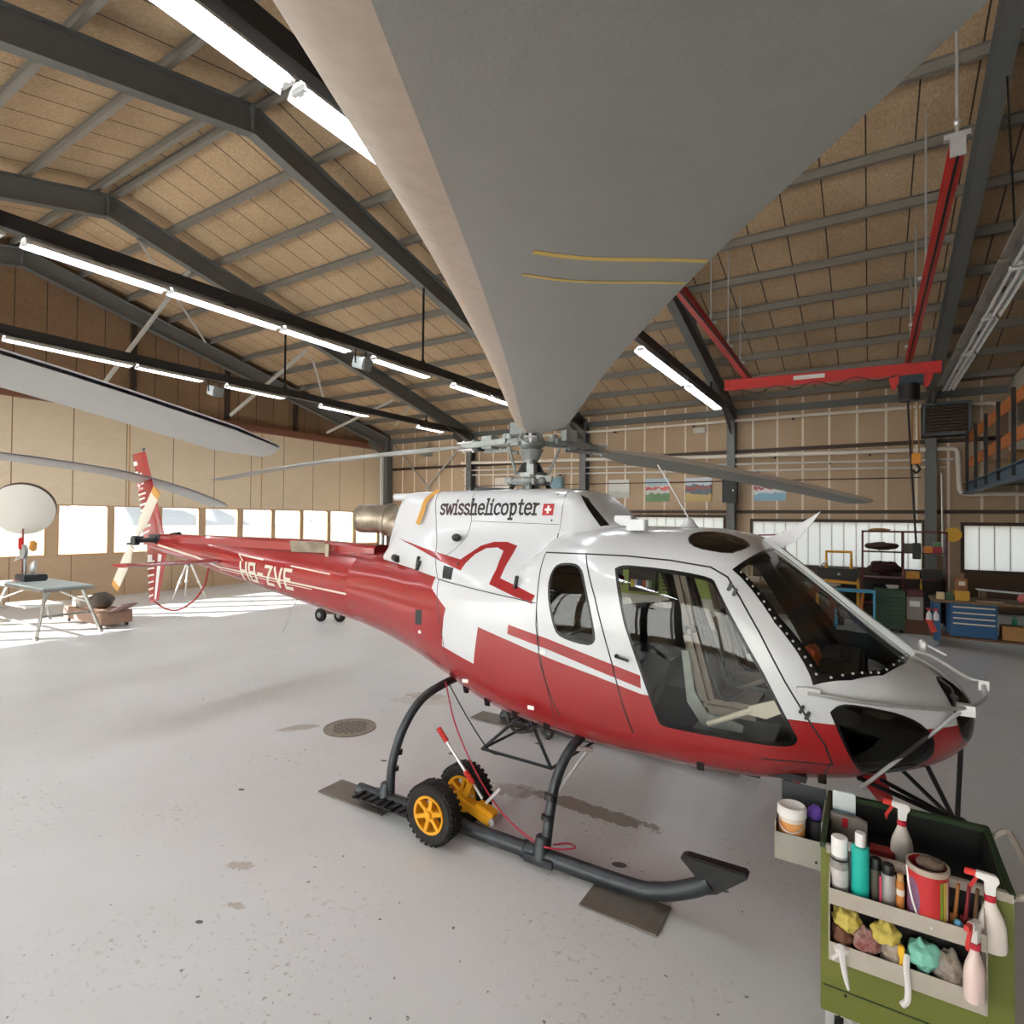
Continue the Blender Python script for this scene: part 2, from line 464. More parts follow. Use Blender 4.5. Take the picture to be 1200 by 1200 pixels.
# paint: lower red, white cross arm, stripes
pod.cutn([(-2.1, 2.2), (-2.1, .5), (3.3, .5), (3.3, 1.188), (3.0, 1.19), (2.5, 1.208), (2.27, 1.214), (1.70, 1.212), (1.374, 1.227), (1.076, 1.293), (.749, 1.357), (.386, 1.44), (.048, 1.512), (-.001, 1.215), (-.368, 1.298), (-.342, 1.543), (-.325, 1.615), (-.545, 1.76), (-.545, 2.2)], mi=RED)
pod.cutn([(.344, 1.566), (.678, 1.505), (1.075, 1.415), (1.375, 1.345), (1.38, 1.262), (1.075, 1.335), (.679, 1.43), (.338, 1.495)], mi=RED)
RIB = [(-1.30, 2.16), (-.844, 2.085), (-.290, 2.012), (-.245, 2.05), (-.15, 2.13), (-.03, 2.165), (.10, 2.168), (.215, 2.14), (.206, 1.99), (.205, 1.895), (.40, 1.845), (.565, 1.80), (.545, 1.735), (.33, 1.79), (.115, 1.845), (.13, 1.96), (.105, 2.095), (.03, 2.12), (-.079, 2.11), (-.16, 2.06), (-.215, 1.98), (-.235, 1.925), (-.525, 1.985)]
pod.cutn(RIB, mi=RED, test=lambda c, p: c.x < .585)
# doors
sgn = lambda k: (lambda c: k if c.y < 0 else k+1)
pod.cutn(RD, part=sgn(10)); pod.cutn(FD, part=sgn(12))
flank = lambda c, p: abs(c.y) > .55
pod.line(RD[:2]+FD[1:12], .010, test=flank)
pod.line([(.915, 2.110), (1.041, 1.823), (1.179, 1.399), (1.256, 1.128), (1.313, .95)], .010, test=flank)
pod.line([(.566, 2.108), (.586, 1.83), (.591, 1.587), (.631, 1.322), (.699, 1.13), (.765, .95)], .009, test=flank)
pod.line([(.59, 1.706), (.623, 1.395), (.708, 1.069), (.715, .80)], .006, test=flank)
pod.line([(-.49, 1.83), (-.407, 1.556), (-.352, 1.351), (-.32, 1.1), (-.28, .86)], .008, test=flank)
pod.line([(-.511, 1.835), (.574, 1.745)], .007, test=flank)
pod.line([(2.45, .97), (2.40, .84)], .007, test=lambda c, p: abs(c.y) > .4)
# side windows
fw = roundp(FW, 2); rw = roundp(RW, 2)
pod.cut(fw, mi=3, test=flank); pod.cut(inset(fw, .017), mi=4, part=sgn(22), test=flank)
pod.cut(rw, mi=3, test=flank); pod.cut(inset(rw, .017), mi=4, part=sgn(20), test=flank)
pw_ = roundp([(.44, 1.52), (.44, 1.96), (.50, 2.03), (.84, 2.04), (.92, 1.97), (1.0, 1.72), (1.05, 1.53), (.98, 1.49), (.52, 1.49)], 2); port = lambda c, p: c.y > .55
pod.cut(pw_, mi=3, test=port); pod.cut(inset(pw_, .017), mi=4, part=21, test=port)
# chin windows, seen from the front quarter
ch = roundp(CH, 2)
chint = lambda c, p: c.x > 2.3 and abs(c.y) > .38
pod.cut(ch, mi=3, test=chint); pod.cut(inset(ch, .013), mi=4, part=sgn(30), test=chint)
# windshield: in the plane of its slope
WU, WV = (0, 1, 0), (.745, 0, -.667)
def wsu(x, y, z): return (y, .745*x-.667*z)
for sg, k in ((-1, 40), (1, 41)):
    ws = [wsu(1.915, sg*.765, 2.06), wsu(2.02, sg*.56, 2.155), wsu(2.045, sg*.3, 2.168), wsu(2.05, sg*.065, 2.17), wsu(2.86, sg*.065, 1.505), wsu(2.82, sg*.3, 1.49), wsu(2.685, sg*.60, 1.45), wsu(2.52, sg*.75, 1.42), wsu(2.33, sg*.845, 1.38), wsu(2.13, sg*.83, 1.72)]
    wt = lambda c, p: c.x > 1.7 and c.z > 1.2
    pod.cutn(ws, mi=3, u=WU, v=WV, test=wt); pod.cutn(inset(ws, .028), mi=4, part=k, u=WU, v=WV, test=wt)
# roof windows, from above
for sg, k in ((-1, 50), (1, 51)):
    rfw = roundp([(1.587, sg*.60), (1.60, sg*.46), (1.70, sg*.36), (1.86, sg*.37), (1.955, sg*.43), (1.955, sg*.53), (1.89, sg*.66), (1.765, sg*.69), (1.65, sg*.68)], 2)
    rt = lambda c, p: c.z > 1.9 and c.x > 1.3
    pod.cut(rfw, mi=3, u=(1, 0, 0), v=(0, 1, 0), test=rt); pod.cut(inset(rfw, .012), mi=4, part=k, u=(1, 0, 0), v=(0, 1, 0), test=rt)
# nose light windows
for sg, k in ((-1, 60), (1, 61)):
    nt_ = [(sg*.10, 1.10), (sg*.22, 1.07), (sg*.33, 1.10), (sg*.37, 1.2), (sg*.33, 1.32), (sg*.24, 1.40), (sg*.14, 1.41), (sg*.09, 1.36)]
    nt_ = roundp(nt_, 2); ft = lambda c, p: c.x > 2.85
    pod.cut(nt_, mi=3, u=(0, 1, 0), v=(0, 0, 1), test=ft); pod.cut(inset(nt_, .012), mi=4, part=k, u=(0, 1, 0), v=(0, 0, 1), test=ft)

PM = [M['white'], M['red'], M['gap'], M['seal'], M['glass']]
P_ = pod.part
fus = pod.out('fuselage', lambda f: f[P_] == 0, PM, heli)
fus['label'] = 'white and red painted cabin shell'
pod.out('cabin_lining', lambda f: f.material_index not in (4,) and f.calc_center_median().x > .35, [M['lining']], fus, off=-.025, flip=True)
for sg, y in ((0, -1), (1, 1)):
    rd = pod.out('rear_door', lambda f: f[P_] == 10+sg, PM, heli); pod.out('door_window', lambda f: f[P_] == 20+sg, [M['dglass' if y < 0 else 'glass']], rd)
    fd = pod.out('front_door', lambda f: f[P_] == 12+sg, PM, heli); pod.out('door_window', lambda f: f[P_] == 22+sg, [M['glass']], fd)
    b = MB(); b.tube([(1.215, y*.955, 1.452), (1.23, y*.965, 1.45), (1.305, y*.965, 1.436)], .009, 8); b.ell((1.215, y*.945, 1.452), (.014, .02, .014), 10, 6)
    b.fin('door_handle', M['seal'], fd)
    b = MB()
    for (x, z, dy) in ((1.90, 1.93, .84), (2.30, 1.26, .862)):
        for q in (0, .03): b.box((x+q+.01, y*(dy+.012), z+.02-q), (.018, .02, .05), rot(0, .4, 0))
    b.fin('door_hinge', M['seal'], fd, bev=.003)
    pod.out('windshield', lambda f: f[P_] == 40+sg, [M['glass']], heli)
    pod.out('chin_window', lambda f: f[P_] == 30+sg, [M['dglass']], heli)
    pod.out('roof_window', lambda f: f[P_] == 50+sg, [M['dglass']], heli)
    pod.out('nose_window', lambda f: f[P_] == 60+sg, [M['dglass']], heli)
podbvh = pod.bvh()
b = MB()
for i in range(10):
    a = V((2.055, 0, 2.175)).lerp(V((2.885, 0, 1.49)), i/10); c = V((2.055, 0, 2.175)).lerp(V((2.885, 0, 1.49)), (i+1)/10)
    if i == 0: b.bar((2.04, 0, 2.185), (2.88, 0, 1.50), .10, .045, (.66, 0, .75))
b.fin('windshield_post', M['white'], heli, bev=.008)
b = MB()
def edge(p, q, n):
    for i in range(n):
        u = V(p).lerp(V(q), (i+.5)/n); h = podbvh.ray_cast(V((u.x+1.2, u.y*1.35, u.z+1.2)), V((-1.2, -u.y*.35, -1.2)).normalized())
        if h[0] is not None: b.ell(h[0]+h[1]*.002, (.008, .008, .008), 6, 4)
edge((1.93, -.745, 2.045), (2.14, -.815, 1.72), 7); edge((2.14, -.815, 1.72), (2.335, -.815, 1.40), 7); edge((2.37, -.805, 1.405), (2.68, -.59, 1.465), 6); edge((2.68, -.59, 1.465), (2.84, -.12, 1.51), 5)
b.fin('rivet', M['steel'], heli)

# engine cowling
nC = 46
cowl = Cutter([cowlrow(-1.55+2.11*i/nC, 30) for i in range(nC+1)], False)
cowl.cutn(RIB, mi=RED)
ck = lambda c, p: abs(c.y) > .2
cowl.line([(-.86, 2.62), (-.77, 2.26), (-.60, 2.0), (-.50, 1.84)], .008, test=ck)
cowl.line([(-.40, 2.62), (-.345, 2.34), (-.355, 2.19), (-.423, 2.08), (-.5, 2.02)], .006, test=ck)
cowl.line([(-.33, 2.335), (.55, 2.315)], .004, test=ck)
cowl.cut([(-.46, 1.955), (-.325, 1.94), (-.315, 1.845), (-.44, 1.85)], mi=3, test=ck)
cowl.cut([(.475, 2.555), (.475, 2.57), (.49, 2.57), (.49, 2.555)], mi=3, test=ck); cowl.cut([(.47, 2.34), (.47, 2.355), (.485, 2.355), (.485, 2.34)], mi=3, test=ck)
cow = cowl.out('engine_cowling', lambda f: True, PM, heli)
cowbvh = cowl.bvh()
b = MB(); r = cowlrow(-1.55, 30); b.mesh(r, [list(range(len(r)))]); b.fin('rear_bulkhead', M['dgray'], cow)
b = MB()
for x, z, y in ((-.30, 1.955, -.69), (.38, 1.90, -.865), (-.86, 1.98, -.56)): b.box((x, y, z-.02), (.02, .03, .10), rot(0, .2, 0))
b.ell((-.42, -.56, 2.19), (.05, .03, .035), 12, 8)
b.fin('latch', M['seal'], cow, bev=.004)
# orange strap and clear wrap folds on the rear of the cowling
b = MB(); pts = [(-.90, -.22, 2.63), (-.93, -.365, 2.53), (-.96, -.39, 2.42), (-1.0, -.41, 2.30)]
for a_, c_ in zip(spline(pts, 4), spline(pts, 4)[1:]): b.bar(a_, c_, .05, .006, (0, 1, 0))
b.fin('orange_strap', M['ochre'], cow)
fair = Cutter([fairrow(.545+.495*i/20, 22) for i in range(21)], False)
fair.line([(.556, 2.7), (.556, 2.1)], .01)
fair.cut([(.67, 2.555), (.72, 2.53), (.93, 2.315), (.87, 2.305)], mi=3, test=ck)
fo = fair.out('roof_fairing', lambda f: True, PM, heli)
b = MB()
for y, x, z in ((-.52, 1.20, 2.30), (-.25, 1.0, 2.33)): b.box((x, y, z+.02), (.14, .09, .08))
b.fin('roof_vent', M['white'], heli, bev=.006)
# exhaust, two joined elbows
b = MB(); ex = spline([(-1.22, 0, 2.20), (-1.50, -.03, 2.28), (-1.72, -.06, 2.34), (-2.06, -.12, 2.35)], 6)
b.tube(ex, [.19]*6+[.18]*3+[.165]*3+[.15]*len(ex[12:]), 24, cap=False)
b.tube([ex[11], ex[12]], [.172, .172], 24)
b.tube([ex[-2], ex[-1]], [.142, .146], 24, cap=False)
b.fin('exhaust_pipe', M['exh'], heli, solid=.006)
b = MB(); b.cyl((-1.20, -.20, 2.57), (-1.46, -.23, 2.57), .035, seg=14); b.fin('oil_vent', M['white'], heli)

# tail boom with drive shaft cover
n = 44; G = []
for i in range(n+1):
    x = -6.75+4.85*i/n; zc, hz, w = [pt(BM, k, x) for k in (1, 2, 3)]
    G.append([(x, -w*math.cos(2*PI*j/36), zc+hz*math.sin(2*PI*j/36)) for j in range(36)])
boomc = Cutter(G, True)
boomc.cut([(-7, 1), (-7, 3), (-1, 3), (-1, 1)], mi=RED)
for f in boomc.bm.faces: f.material_index = RED
bk = lambda c, p: True
boomc.line([(-6.3, 1.93), (-5.2, 1.80), (-4.6, 1.69)], .03, mi=5); boomc.line([(-4.62, 1.695), (-3.2, 1.622), (-1.9, 1.552)], .02, mi=5); boomc.line([(-4.62, 1.665), (-3.2, 1.59), (-2.6, 1.56)], .010, mi=5)
boomc.line([(-4.16, 1.885), (-3.95, 1.865), (-3.6, 1.838)], .018, mi=5); boomc.line([(-3.02, 1.795), (-2.3, 1.745)], .014, mi=5); boomc.line([(-4.16, 1.885), (-4.02, 1.81)], .012, mi=5)
boomc.line([(-4.9, 2.0), (-3.5, 1.955), (-1.95, 1.93)], .006, mi=2)
boomc.line([(-2.46, 2.1), (-2.40, 1.7), (-2.40, 1.1)], .006, mi=2)
boom = boomc.out('tail_boom', lambda f: True, PM+[M['cream']], heli)
boombvh = boomc.bvh()
b = MB(); G = []
for i in range(25):
    x = -6.3+4.45*i/24; zt = 2.095-.03*max(0, (x+3)/1.15) if x > -3 else 2.095; w = .10+.03*(x+6.3)/4.45; zb = pt(BM, 1, x)+pt(BM, 2, x)-.09
    G.append([(x, -w*1.1, zb), (x, -w, zt-.035), (x, -w*.75, zt-.008), (x, 0, zt), (x, w*.75, zt-.008), (x, w, zt-.035), (x, w*1.1, zb)])
b.grid(G, False, True); b.fin('drive_shaft_cover', M['red'], heli)
b = MB(); b.box((-2.88, -.16, 2.0), (.62, .012, .16), rot(.2, 0, 0))
for k in (-.24, 0, .24): b.ell((-2.88+k, -.168, 2.0), (.012, .008, .012), 8, 6)
b.box((-2.50, -.20, 1.98), (.06, .02, .17)); b.fin('drip_shield', M['exh'], boom)
# fairing lump where boom meets the engine deck (red shoulder)
b = MB(); b.cyl((-1.30, -.40, 1.97), (-1.22, -.44, 1.96), .035, seg=12); b.box((-.82, -.60, 1.93), (.02, .03, .09), rot(0, .4, 0))
b.box((-.66, -.748, 1.50), (.085, .02, .125), rot(0, 0, .25)); b.fin('deck_drain', M['seal'], fus)
b = MB()
for x, y, z in ((-.66, -.735, 1.37), (.655, -.938, 1.405), (.55, -.92, .985), (-.1, -.845, 1.06)): b.box((x, y, z), (.055, .008, .028), rot(0, 0, .15 if x < 0 else 0))
b.fin('placard', M['flagwhite'], fus, bev=.003)
b = MB()
for x, z in ((-.25, .93), (.02, .89), (.30, .85), (.6, .83), (1.72, .80), (2.22, .82), (2.40, .84)):
    y = -podw(x, z); b.box((x, y-.004, z), (.045, .02, .09), rot(.25, 0, 0))
b.fin('drain_hatch', M['seal'], fus, bev=.004)
# fin, stabiliser
def aero(poly_le, poly_te, t, name, m, parent, n=9):
    """spanwise list of leading / trailing points -> thin airfoil along y thickness"""
    b = MB(); G = []
    for a, c in zip(poly_le, poly_te):
        a = V(a); c = V(c); d = c-a; up = V((0, 1, 0)) if abs(d.y) < .5 and abs((V(poly_le[1])-V(poly_le[0])).y) < .5 else V((0, 0, 1)); row = []
        for k in range(2*n):
            s_ = k/n if k <= n else (2*n-k)/n
            th = t*2.6*(.6*math.sqrt(s_+1e-4)-.3*s_-.3*s_**3)*d.length*.5+.004
            row.append(a+d*s_+up*th*(1 if k <= n else -1))
        G.append(row)
    b.grid(G, True, True); return b.fin(name, m, parent)
fin1 = aero([(-6.33, 0, 2.0), (-6.60, 0, 2.6), (-6.97, 0, 3.36)], [(-6.98, 0, 1.9), (-7.12, 0, 2.6), (-7.38, 0, 3.33)], .16, 'vertical_fin', M['red'], heli)
fin2 = aero([(-6.25, 0, 1.9), (-6.50, 0, 1.08)], [(-6.88, 0, 1.9), (-6.76, 0, 1.03)], .16, 'lower_fin', M['red'], heli)
def onfin(le, te, t, s_, off=.003):
    le = V(le); te = V(te); d = te-le; th = t*2.6*(.6*math.sqrt(s_+1e-4)-.3*s_-.3*s_**3)*d.length*.5+.004
    return le+d*s_-V((0, th+off, 0))
def finpt(z, s_, upper=True, off=.003):
    if upper:
        if z < 2.6: k = (z-2.0)/.6; le = V((-6.33, 0, 2.0)).lerp(V((-6.60, 0, 2.6)), k); te = V((-6.98, 0, 1.9)).lerp(V((-7.12, 0, 2.6)), k)
        else: k = (z-2.6)/.76; le = V((-6.60, 0, 2.6)).lerp(V((-6.97, 0, 3.36)), k); te = V((-7.12, 0, 2.6)).lerp(V((-7.38, 0, 3.33)), k)
    else: k = (1.9-z)/.82; le = V((-6.25, 0, 1.9)).lerp(V((-6.50, 0, 1.08)), k); te = V((-6.88, 0, 1.9)).lerp(V((-6.76, 0, 1.03)), k)
    return onfin(le, te, .16, s_, off)
def findecal(name, m, parent, quads, upper=True, off=.004):
    b = MB()
    for (za, sa), (zb, sb_), hw in quads:
        G = []
        for i in range(5):
            k = i/4; z = za+(zb-za)*k; s_ = sa+(sb_-sa)*k; G.append([finpt(z-hw, s_, upper, off), finpt(z+hw, s_, upper, off)])
        b.grid(G)
    return b.fin(name, m, parent, recalc=False, split=False)
findecal('white_stripes', M['flagwhite'], fin1, [((2.14+i*.078, .95), (2.17+i*.078, .52-.12*(i % 2)), .014) for i in range(12)])
findecal('white_marking', M['flagwhite'], fin1, [((3.20, .92), (3.20, .60), .035), ((3.05, .92), (3.05, .66), .02)])
findecal('flag_field', M['flagred'], fin1, [((2.84, .95), (2.84, .60), .08)]); findecal('flag_cross', M['flagwhite'], fin1, [((2.84, .90), (2.84, .66), .015), ((2.84, .81), (2.84, .75), .05)], off=.006)
findecal('white_stripes', M['flagwhite'], fin2, [((1.16+.1*i, .95), (1.18+.1*i, .45), .013) for i in range(6)]+[((1.72, .9), (1.72, .6), .05)], False)
findecal('white_edge', M['flagwhite'], fin2, [((1.14+.085*i, .13), (1.14+.085*(i+.2), .30), .042) for i in range(8)], False)
b = MB(); b.cyl((-6.99, 0, 3.34), (-7.02, 0, 3.40), .012, seg=8); b.ell((-7.02, 0, 3.41), (.05, .02, .015), 10, 6); b.fin('beacon_light', M['dgray'], fin1)
for y in (-1, 1):
    aero([(-4.50, y*.12, 1.775), (-4.62, y*1.27, 1.775)], [(-4.96, y*.12, 1.765), (-5.05, y*1.27, 1.765)], .15, 'horizontal_stabilizer', M['red'], heli)
b = MB(); b.tube(spline([(-6.63, 0, 1.06), (-6.3, 0, .975), (-5.95, 0, .985), (-5.55, 0, 1.15), (-5.28, 0, 1.38), (-5.17, 0, 1.64)], 6), .014, 10); b.fin('tail_guard', M['red'], heli)
# tail rotor
b = MB(); b.cyl((-6.4, .05, 2.0), (-6.4, -.12, 2.0), .075, .06, 16); b.cyl((-6.4, -.1, 2.0), (-6.4, -.40, 2.0), .035, seg=14); b.cyl((-6.4, -.34, 2.0), (-6.4, -.42, 2.0), .07, seg=16)
b.box((-6.45, -.05, 2.03), (.32, .12, .10)); b.tube([(-6.1, -.03, 2.07), (-5.9, -.02, 2.09)], .04, 12)
for k in (-1, 1): b.cyl((-6.4+k*.10, -.32, 2.0+k*.05), (-6.4+k*.10, -.45, 2.0+k*.05), .016, seg=8)
tr = b.fin('tail_rotor', M['dgray'], heli, bev=.004)
for sg in (1, -1):
    d = V((.63, 0, .776))*sg; q = V((.776, 0, -.63)); c = V((-6.4, -.385, 2.0)); b = MB(); G = []
    for i in range(9):
        r = .12+.81*i/8; hw = .045 if i < 2 else .095; tw = .35-.2*i/8
        row = []
        for k in range(12):
            a = 2*PI*k/12; row.append(c+d*r+q*hw*math.cos(a)*math.cos(tw)+V((0, 1, 0))*(.014*math.sin(a)+hw*math.cos(a)*math.sin(tw)*.6))
        G.append(row)
    b.grid(G, True, True)
    for f in b.bm.faces:
        if (f.calc_center_median()-c).length > .84: f.material_index = 1
    b.fin('tail_rotor_blade', [M['cream'], M['ochre']], tr)

# main rotor
ZH = 3.06
b = MB(); b.cyl((0, 0, 2.55), (0, 0, 3.0), .075, .062, 20); b.cyl((0, 0, 2.90), (0, 0, 2.99), .075, .115, 20); b.cyl((0, 0, 2.56), (0, 0, 2.60), .15, .12, 20); mst = b.fin('rotor_mast', M['gray'], heli)
b = MB(); b.cyl((0, 0, 2.785), (0, 0, 2.87), .125, .085, 18); b.fin('rubber_boot', M['black'], mst)
b = MB(); b.lathe([(.09, -.03), (.17, -.03), (.19, 0), (.17, .03), (.09, .03)], (0, 0, 2.70), 24, rot(.06, .05, 0)); b.lathe([(.09, -.02), (.15, -.02), (.15, .02), (.09, .02)], (0, 0, 2.765), 24, rot(.06, .05, 0))
for k in range(3):
    a = k*2*PI/3-.5; b.ell((.19*math.cos(a), .19*math.sin(a), 2.70), (.04, .04, .035), 10, 6)
b.cyl((.06, -.10, 2.74), (.05, -.09, 2.88), .04, seg=10); b.box((.08, -.12, 2.80), (.07, .06, .09)); b.box((.17, -.05, 2.72), (.14, .07, .05), rot(0, .1, .3)); b.box((-.16, -.09, 2.71), (.13, .06, .05), rot(0, 0, -.5)); b.cyl((.10, -.14, 2.60), (.13, -.18, 2.72), .018, seg=8); b.fin('swashplate', M['gray'], heli)
b = MB()
for k in range(3):
    a = k*2*PI/3+.1; b.cyl((.17*math.cos(a), .17*math.sin(a), 2.76), (.27*math.cos(a+.15), .27*math.sin(a+.15), 3.0), .013, seg=8)
b.fin('pitch_link', M['gray'], heli)
b = MB()
for k in range(3):
    a = k*2*PI/3+1.1; b.tube([(.30*math.cos(a), .30*math.sin(a), 2.50), (.18*math.cos(a), .18*math.sin(a), 2.68)], .022, 8)
b.box((-.33, -.1, 2.63), (.35, .12, .03), rot(0, .05, .3)); b.fin('control_rod', M['black'], heli)
head = MB()
head.lathe([(0, .06), (.10, .055), (.13, .02), (.13, -.03), (.09, -.06), (0, -.06)], (0, 0, ZH), 24)
def blade(az, zr, p0, p1):
    e = V((math.cos(az), math.sin(az), 0)); l = V((math.sin(az), -math.cos(az), 0)); up = V((0, 0, 1))   # l: leading side, clockwise rotor
    # starflex arm and sleeve
    z0 = pchip([p[0] for p in zr], [p[1] for p in zr], .5)
    head.bar(e*.08+up*ZH, e*.62+up*(z0), .10, .035, up)
    for k in (-1, 1):
        head.bar(e*.22+l*k*.085+up*(ZH+.02), e*.78+l*k*.055+up*(z0+.0), .035, .055, up)
    head.box(e*.47+up*(z0+.02), (.12, .13, .12), Matrix((e, l, up)).transposed())
    head.cyl(e*.24-l*.0+up*(ZH+.02), e*.24+up*(ZH+.09), .045, seg=14); head.box(e*.33+l*.13+up*(ZH+.07), (.12, .10, .10), Matrix((e, l, up)).transposed()); head.bar(e*.3+l*.10+up*(z0-.05), e*.62+l*.09+up*(z0-.05), .03, .03)
    head.tube([e*.42+l*.10+up*(z0-.02), e*.36+l*.19+up*(ZH-.04), e*.28+l*.20+up*(ZH-.06)], .02, 8)
    b = MB(); G = []; NR = 40; c = .35; pr = []
    for k in range(22):
        s = (1-math.cos(PI*k/11))/2 if k <= 11 else (1-math.cos(PI*(22-k)/11))/2
        t = .6*(.2969*math.sqrt(max(s, 0))-.126*s-.3516*s*s+.2843*s**3-.1015*s**4)
        pr.append((s, t if k <= 11 else -t))
    for i in range(NR+1):
        r = .74+(5.345-.74)*i/NR
        z = pchip([p[0] for p in zr], [p[1] for p in zr], r); cc = c*min(1, .42+max(0, (r-.78))*1.1)
        if r > 5.25: cc *= 1-.35*(r-5.25)/.095
        pi_ = p0+(p1-p0)*(r-.74)/4.6; cl, sl = math.cos(pi_), math.sin(pi_)
        row = []
        for s, t in pr:
            x = (.30-s)*cc; y = t*cc*1.15
            row.append(e*r+l*(x*cl-y*sl)+up*(z+x*sl+y*cl))
        G.append(row)
    b.grid(G, True, True)
    bl = None
    for f in b.bm.faces:
        ctr = f.calc_center_median(); 
    idx = 0
    b.bm.faces.ensure_lookup_table()
    for i in range(NR):
        for k in range(22):
            f = b.bm.faces[i*22+k]; s = (pr[k][0]+pr[(k+1) % 22][0])/2
            f.material_index = 1 if s < .17 else 0
    o = b.fin('main_rotor_blade', [M['blade'], M['le']], heli)
    return o, e, l, pr, zr, p0, p1
DR1 = [(.4, 3.055), (1, 3.03), (2.5, 2.9), (3.4, 2.825), (4.5, 2.69), (5, 2.605), (5.345, 2.545)]
DR2 = [(.4, 3.05), (1, 3.03), (2.5, 2.93), (4, 2.79), (5.345, 2.64)]
DR3 = [(.4, 3.07), (1, 3.07), (2.5, 3.05), (4, 2.99), (5.345, 2.90)]
A1 = math.radians(-60.2)
B1 = blade(A1, DR1, .10, .03); blade(math.radians(60.65), DR2, .30, .16); blade(math.radians(177), DR3, .26, .12)
hd = head.fin('rotor_head', M['gray'], heli, bev=.004)
b = MB()
for az, z0 in ((A1, 3.05), (math.radians(60.65), 3.05), (math.radians(177), 3.07)):
    e = V((math.cos(az), math.sin(az), 0)); l = V((math.sin(az), -math.cos(az), 0))
    b.box(e*.62+V((0, 0, z0)), (.09, .11, .10), Matrix((e, l, V((0, 0, 1)))).transposed())
b.fin('elastomer_block', mat('dark_green_grey', (52, 62, 62), .5), hd, bev=.01)
b = MB()
for az, z0 in ((A1, 3.03), (math.radians(60.65), 3.045), (math.radians(177), 3.07)):
    e = V((math.cos(az), math.sin(az), 0)); l = V((math.sin(az), -math.cos(az), 0)); R = Matrix((e, l, V((0, 0, 1)))).transposed()
    for k in (-1, 1): b.box(e*.74+V((0, 0, z0+k*.035)), (.22, .10, .015), R)
    for q in (.68, .80): b.cyl(e*q+V((0, 0, z0-.06)), e*q+V((0, 0, z0+.06)), .016, seg=8)
b.fin('blade_bolt', M['steel'], hd)
# yellow tape lines on the underside of the blade over the viewer
b = MB(); e, l = B1[1], B1[2]
for r, s0, s1, wd in ((4.645, .38, .985, .008), (4.545, .34, .985, .0055)):
    prev = None
    for k in range(13):
        s = s0+(s1-s0)*k/12; t = .6*(.2969*math.sqrt(s)-.126*s-.3516*s*s+.2843*s**3-.1015*s**4)
        rr = r-.15*(s-.34)+.006*math.sin(s*9); z = pchip([p[0] for p in DR1], [p[1] for p in DR1], rr); pi_ = .10+(.03-.10)*(rr-.74)/4.6
        x = (.30-s)*.35; y = -t*.35*1.15-.0012
        p = e*rr+l*(x*math.cos(pi_)-y*math.sin(pi_))+V((0, 0, z+x*math.sin(pi_)+y*math.cos(pi_)))
        if prev: b.bar(prev, p, .0006, wd, e)
        prev = p
tp = b.fin('yellow_tape', M['yellow'], B1[0])

# lettering projected on the flank
GL = {'s': (.68, [[(.60, .84), (.48, .97), (.3, 1), (.12, .9), (.1, .72), (.25, .57), (.45, .46), (.6, .32), (.58, .13), (.42, .01), (.25, 0), (.08, .13)]]),
 'w': (1.12, [[(.06, 1), (.32, 0), (.56, .9), (.8, 0), (1.05, 1)], [(-.06, 1), (.2, 1)], [(.92, 1), (1.17, 1)]]),
 'i': (.44, [[(.2, 1), (.2, 0)], [(.02, 1), (.2, 1)], [(0, 0), (.4, 0)], [(.2, 1.28), (.2, 1.44)]]),
 'h': (.9, [[(.18, 0), (.18, 1.5)], [(0, 1.5), (.18, 1.5)], [(.18, .7), (.35, .95), (.55, 1), (.68, .85), (.7, 0)], [(0, 0), (.36, 0)], [(.52, 0), (.88, 0)]]),
 'e': (.8, [[(.12, .54), (.7, .54), (.66, .85), (.42, 1), (.17, .87), (.08, .5), (.16, .12), (.42, 0), (.68, .13)]]),
 'l': (.44, [[(.2, 0), (.2, 1.5)], [(.02, 1.5), (.2, 1.5)], [(0, 0), (.4, 0)]]),
 'c': (.74, [[(.66, .80), (.58, .95), (.38, 1), (.15, .85), (.08, .5), (.15, .14), (.4, 0), (.66, .13)]]),
 'o': (.84, [[(.4, 1), (.14, .85), (.07, .5), (.14, .15), (.4, 0), (.66, .15), (.73, .5), (.66, .85), (.4, 1)]]),
 'p': (.88, [[(.2, 1), (.2, -.45)], [(.02, 1), (.2, 1)], [(0, -.45), (.42, -.45)], [(.2, .75), (.4, 1), (.64, .88), (.74, .5), (.64, .12), (.42, 0), (.2, .2)]]),
 't': (.6, [[(.24, 1.35), (.24, .2), (.36, .01), (.56, .06)], [(.02, 1), (.52, 1)]]),
 'r': (.64, [[(.2, 1), (.2, 0)], [(.02, 1), (.2, 1)], [(0, 0), (.42, 0)], [(.2, .66), (.36, .94), (.58, .97)]]),
 'H': (.9, [[(.1, 0), (.1, 1.4)], [(.75, 0), (.75, 1.4)], [(.1, .7), (.75, .7)]]),
 'B': (.9, [[(.1, 0), (.1, 1.4), (.7, 1.4), (.7, .7), (.1, .7)], [(.7, .7), (.75, .6), (.75, 0), (.1, 0)]]),
 '-': (.7, [[(.1, .7), (.55, .7)]]), 'Z': (.9, [[(.1, 1.4), (.75, 1.4), (.1, 0), (.75, 0)]]), 'V': (.9, [[(.08, 1.4), (.42, 0), (.76, 1.4)]]), 'E': (.85, [[(.75, 1.4), (.1, 1.4), (.1, 0), (.75, 0)], [(.1, .7), (.6, .7)]])}
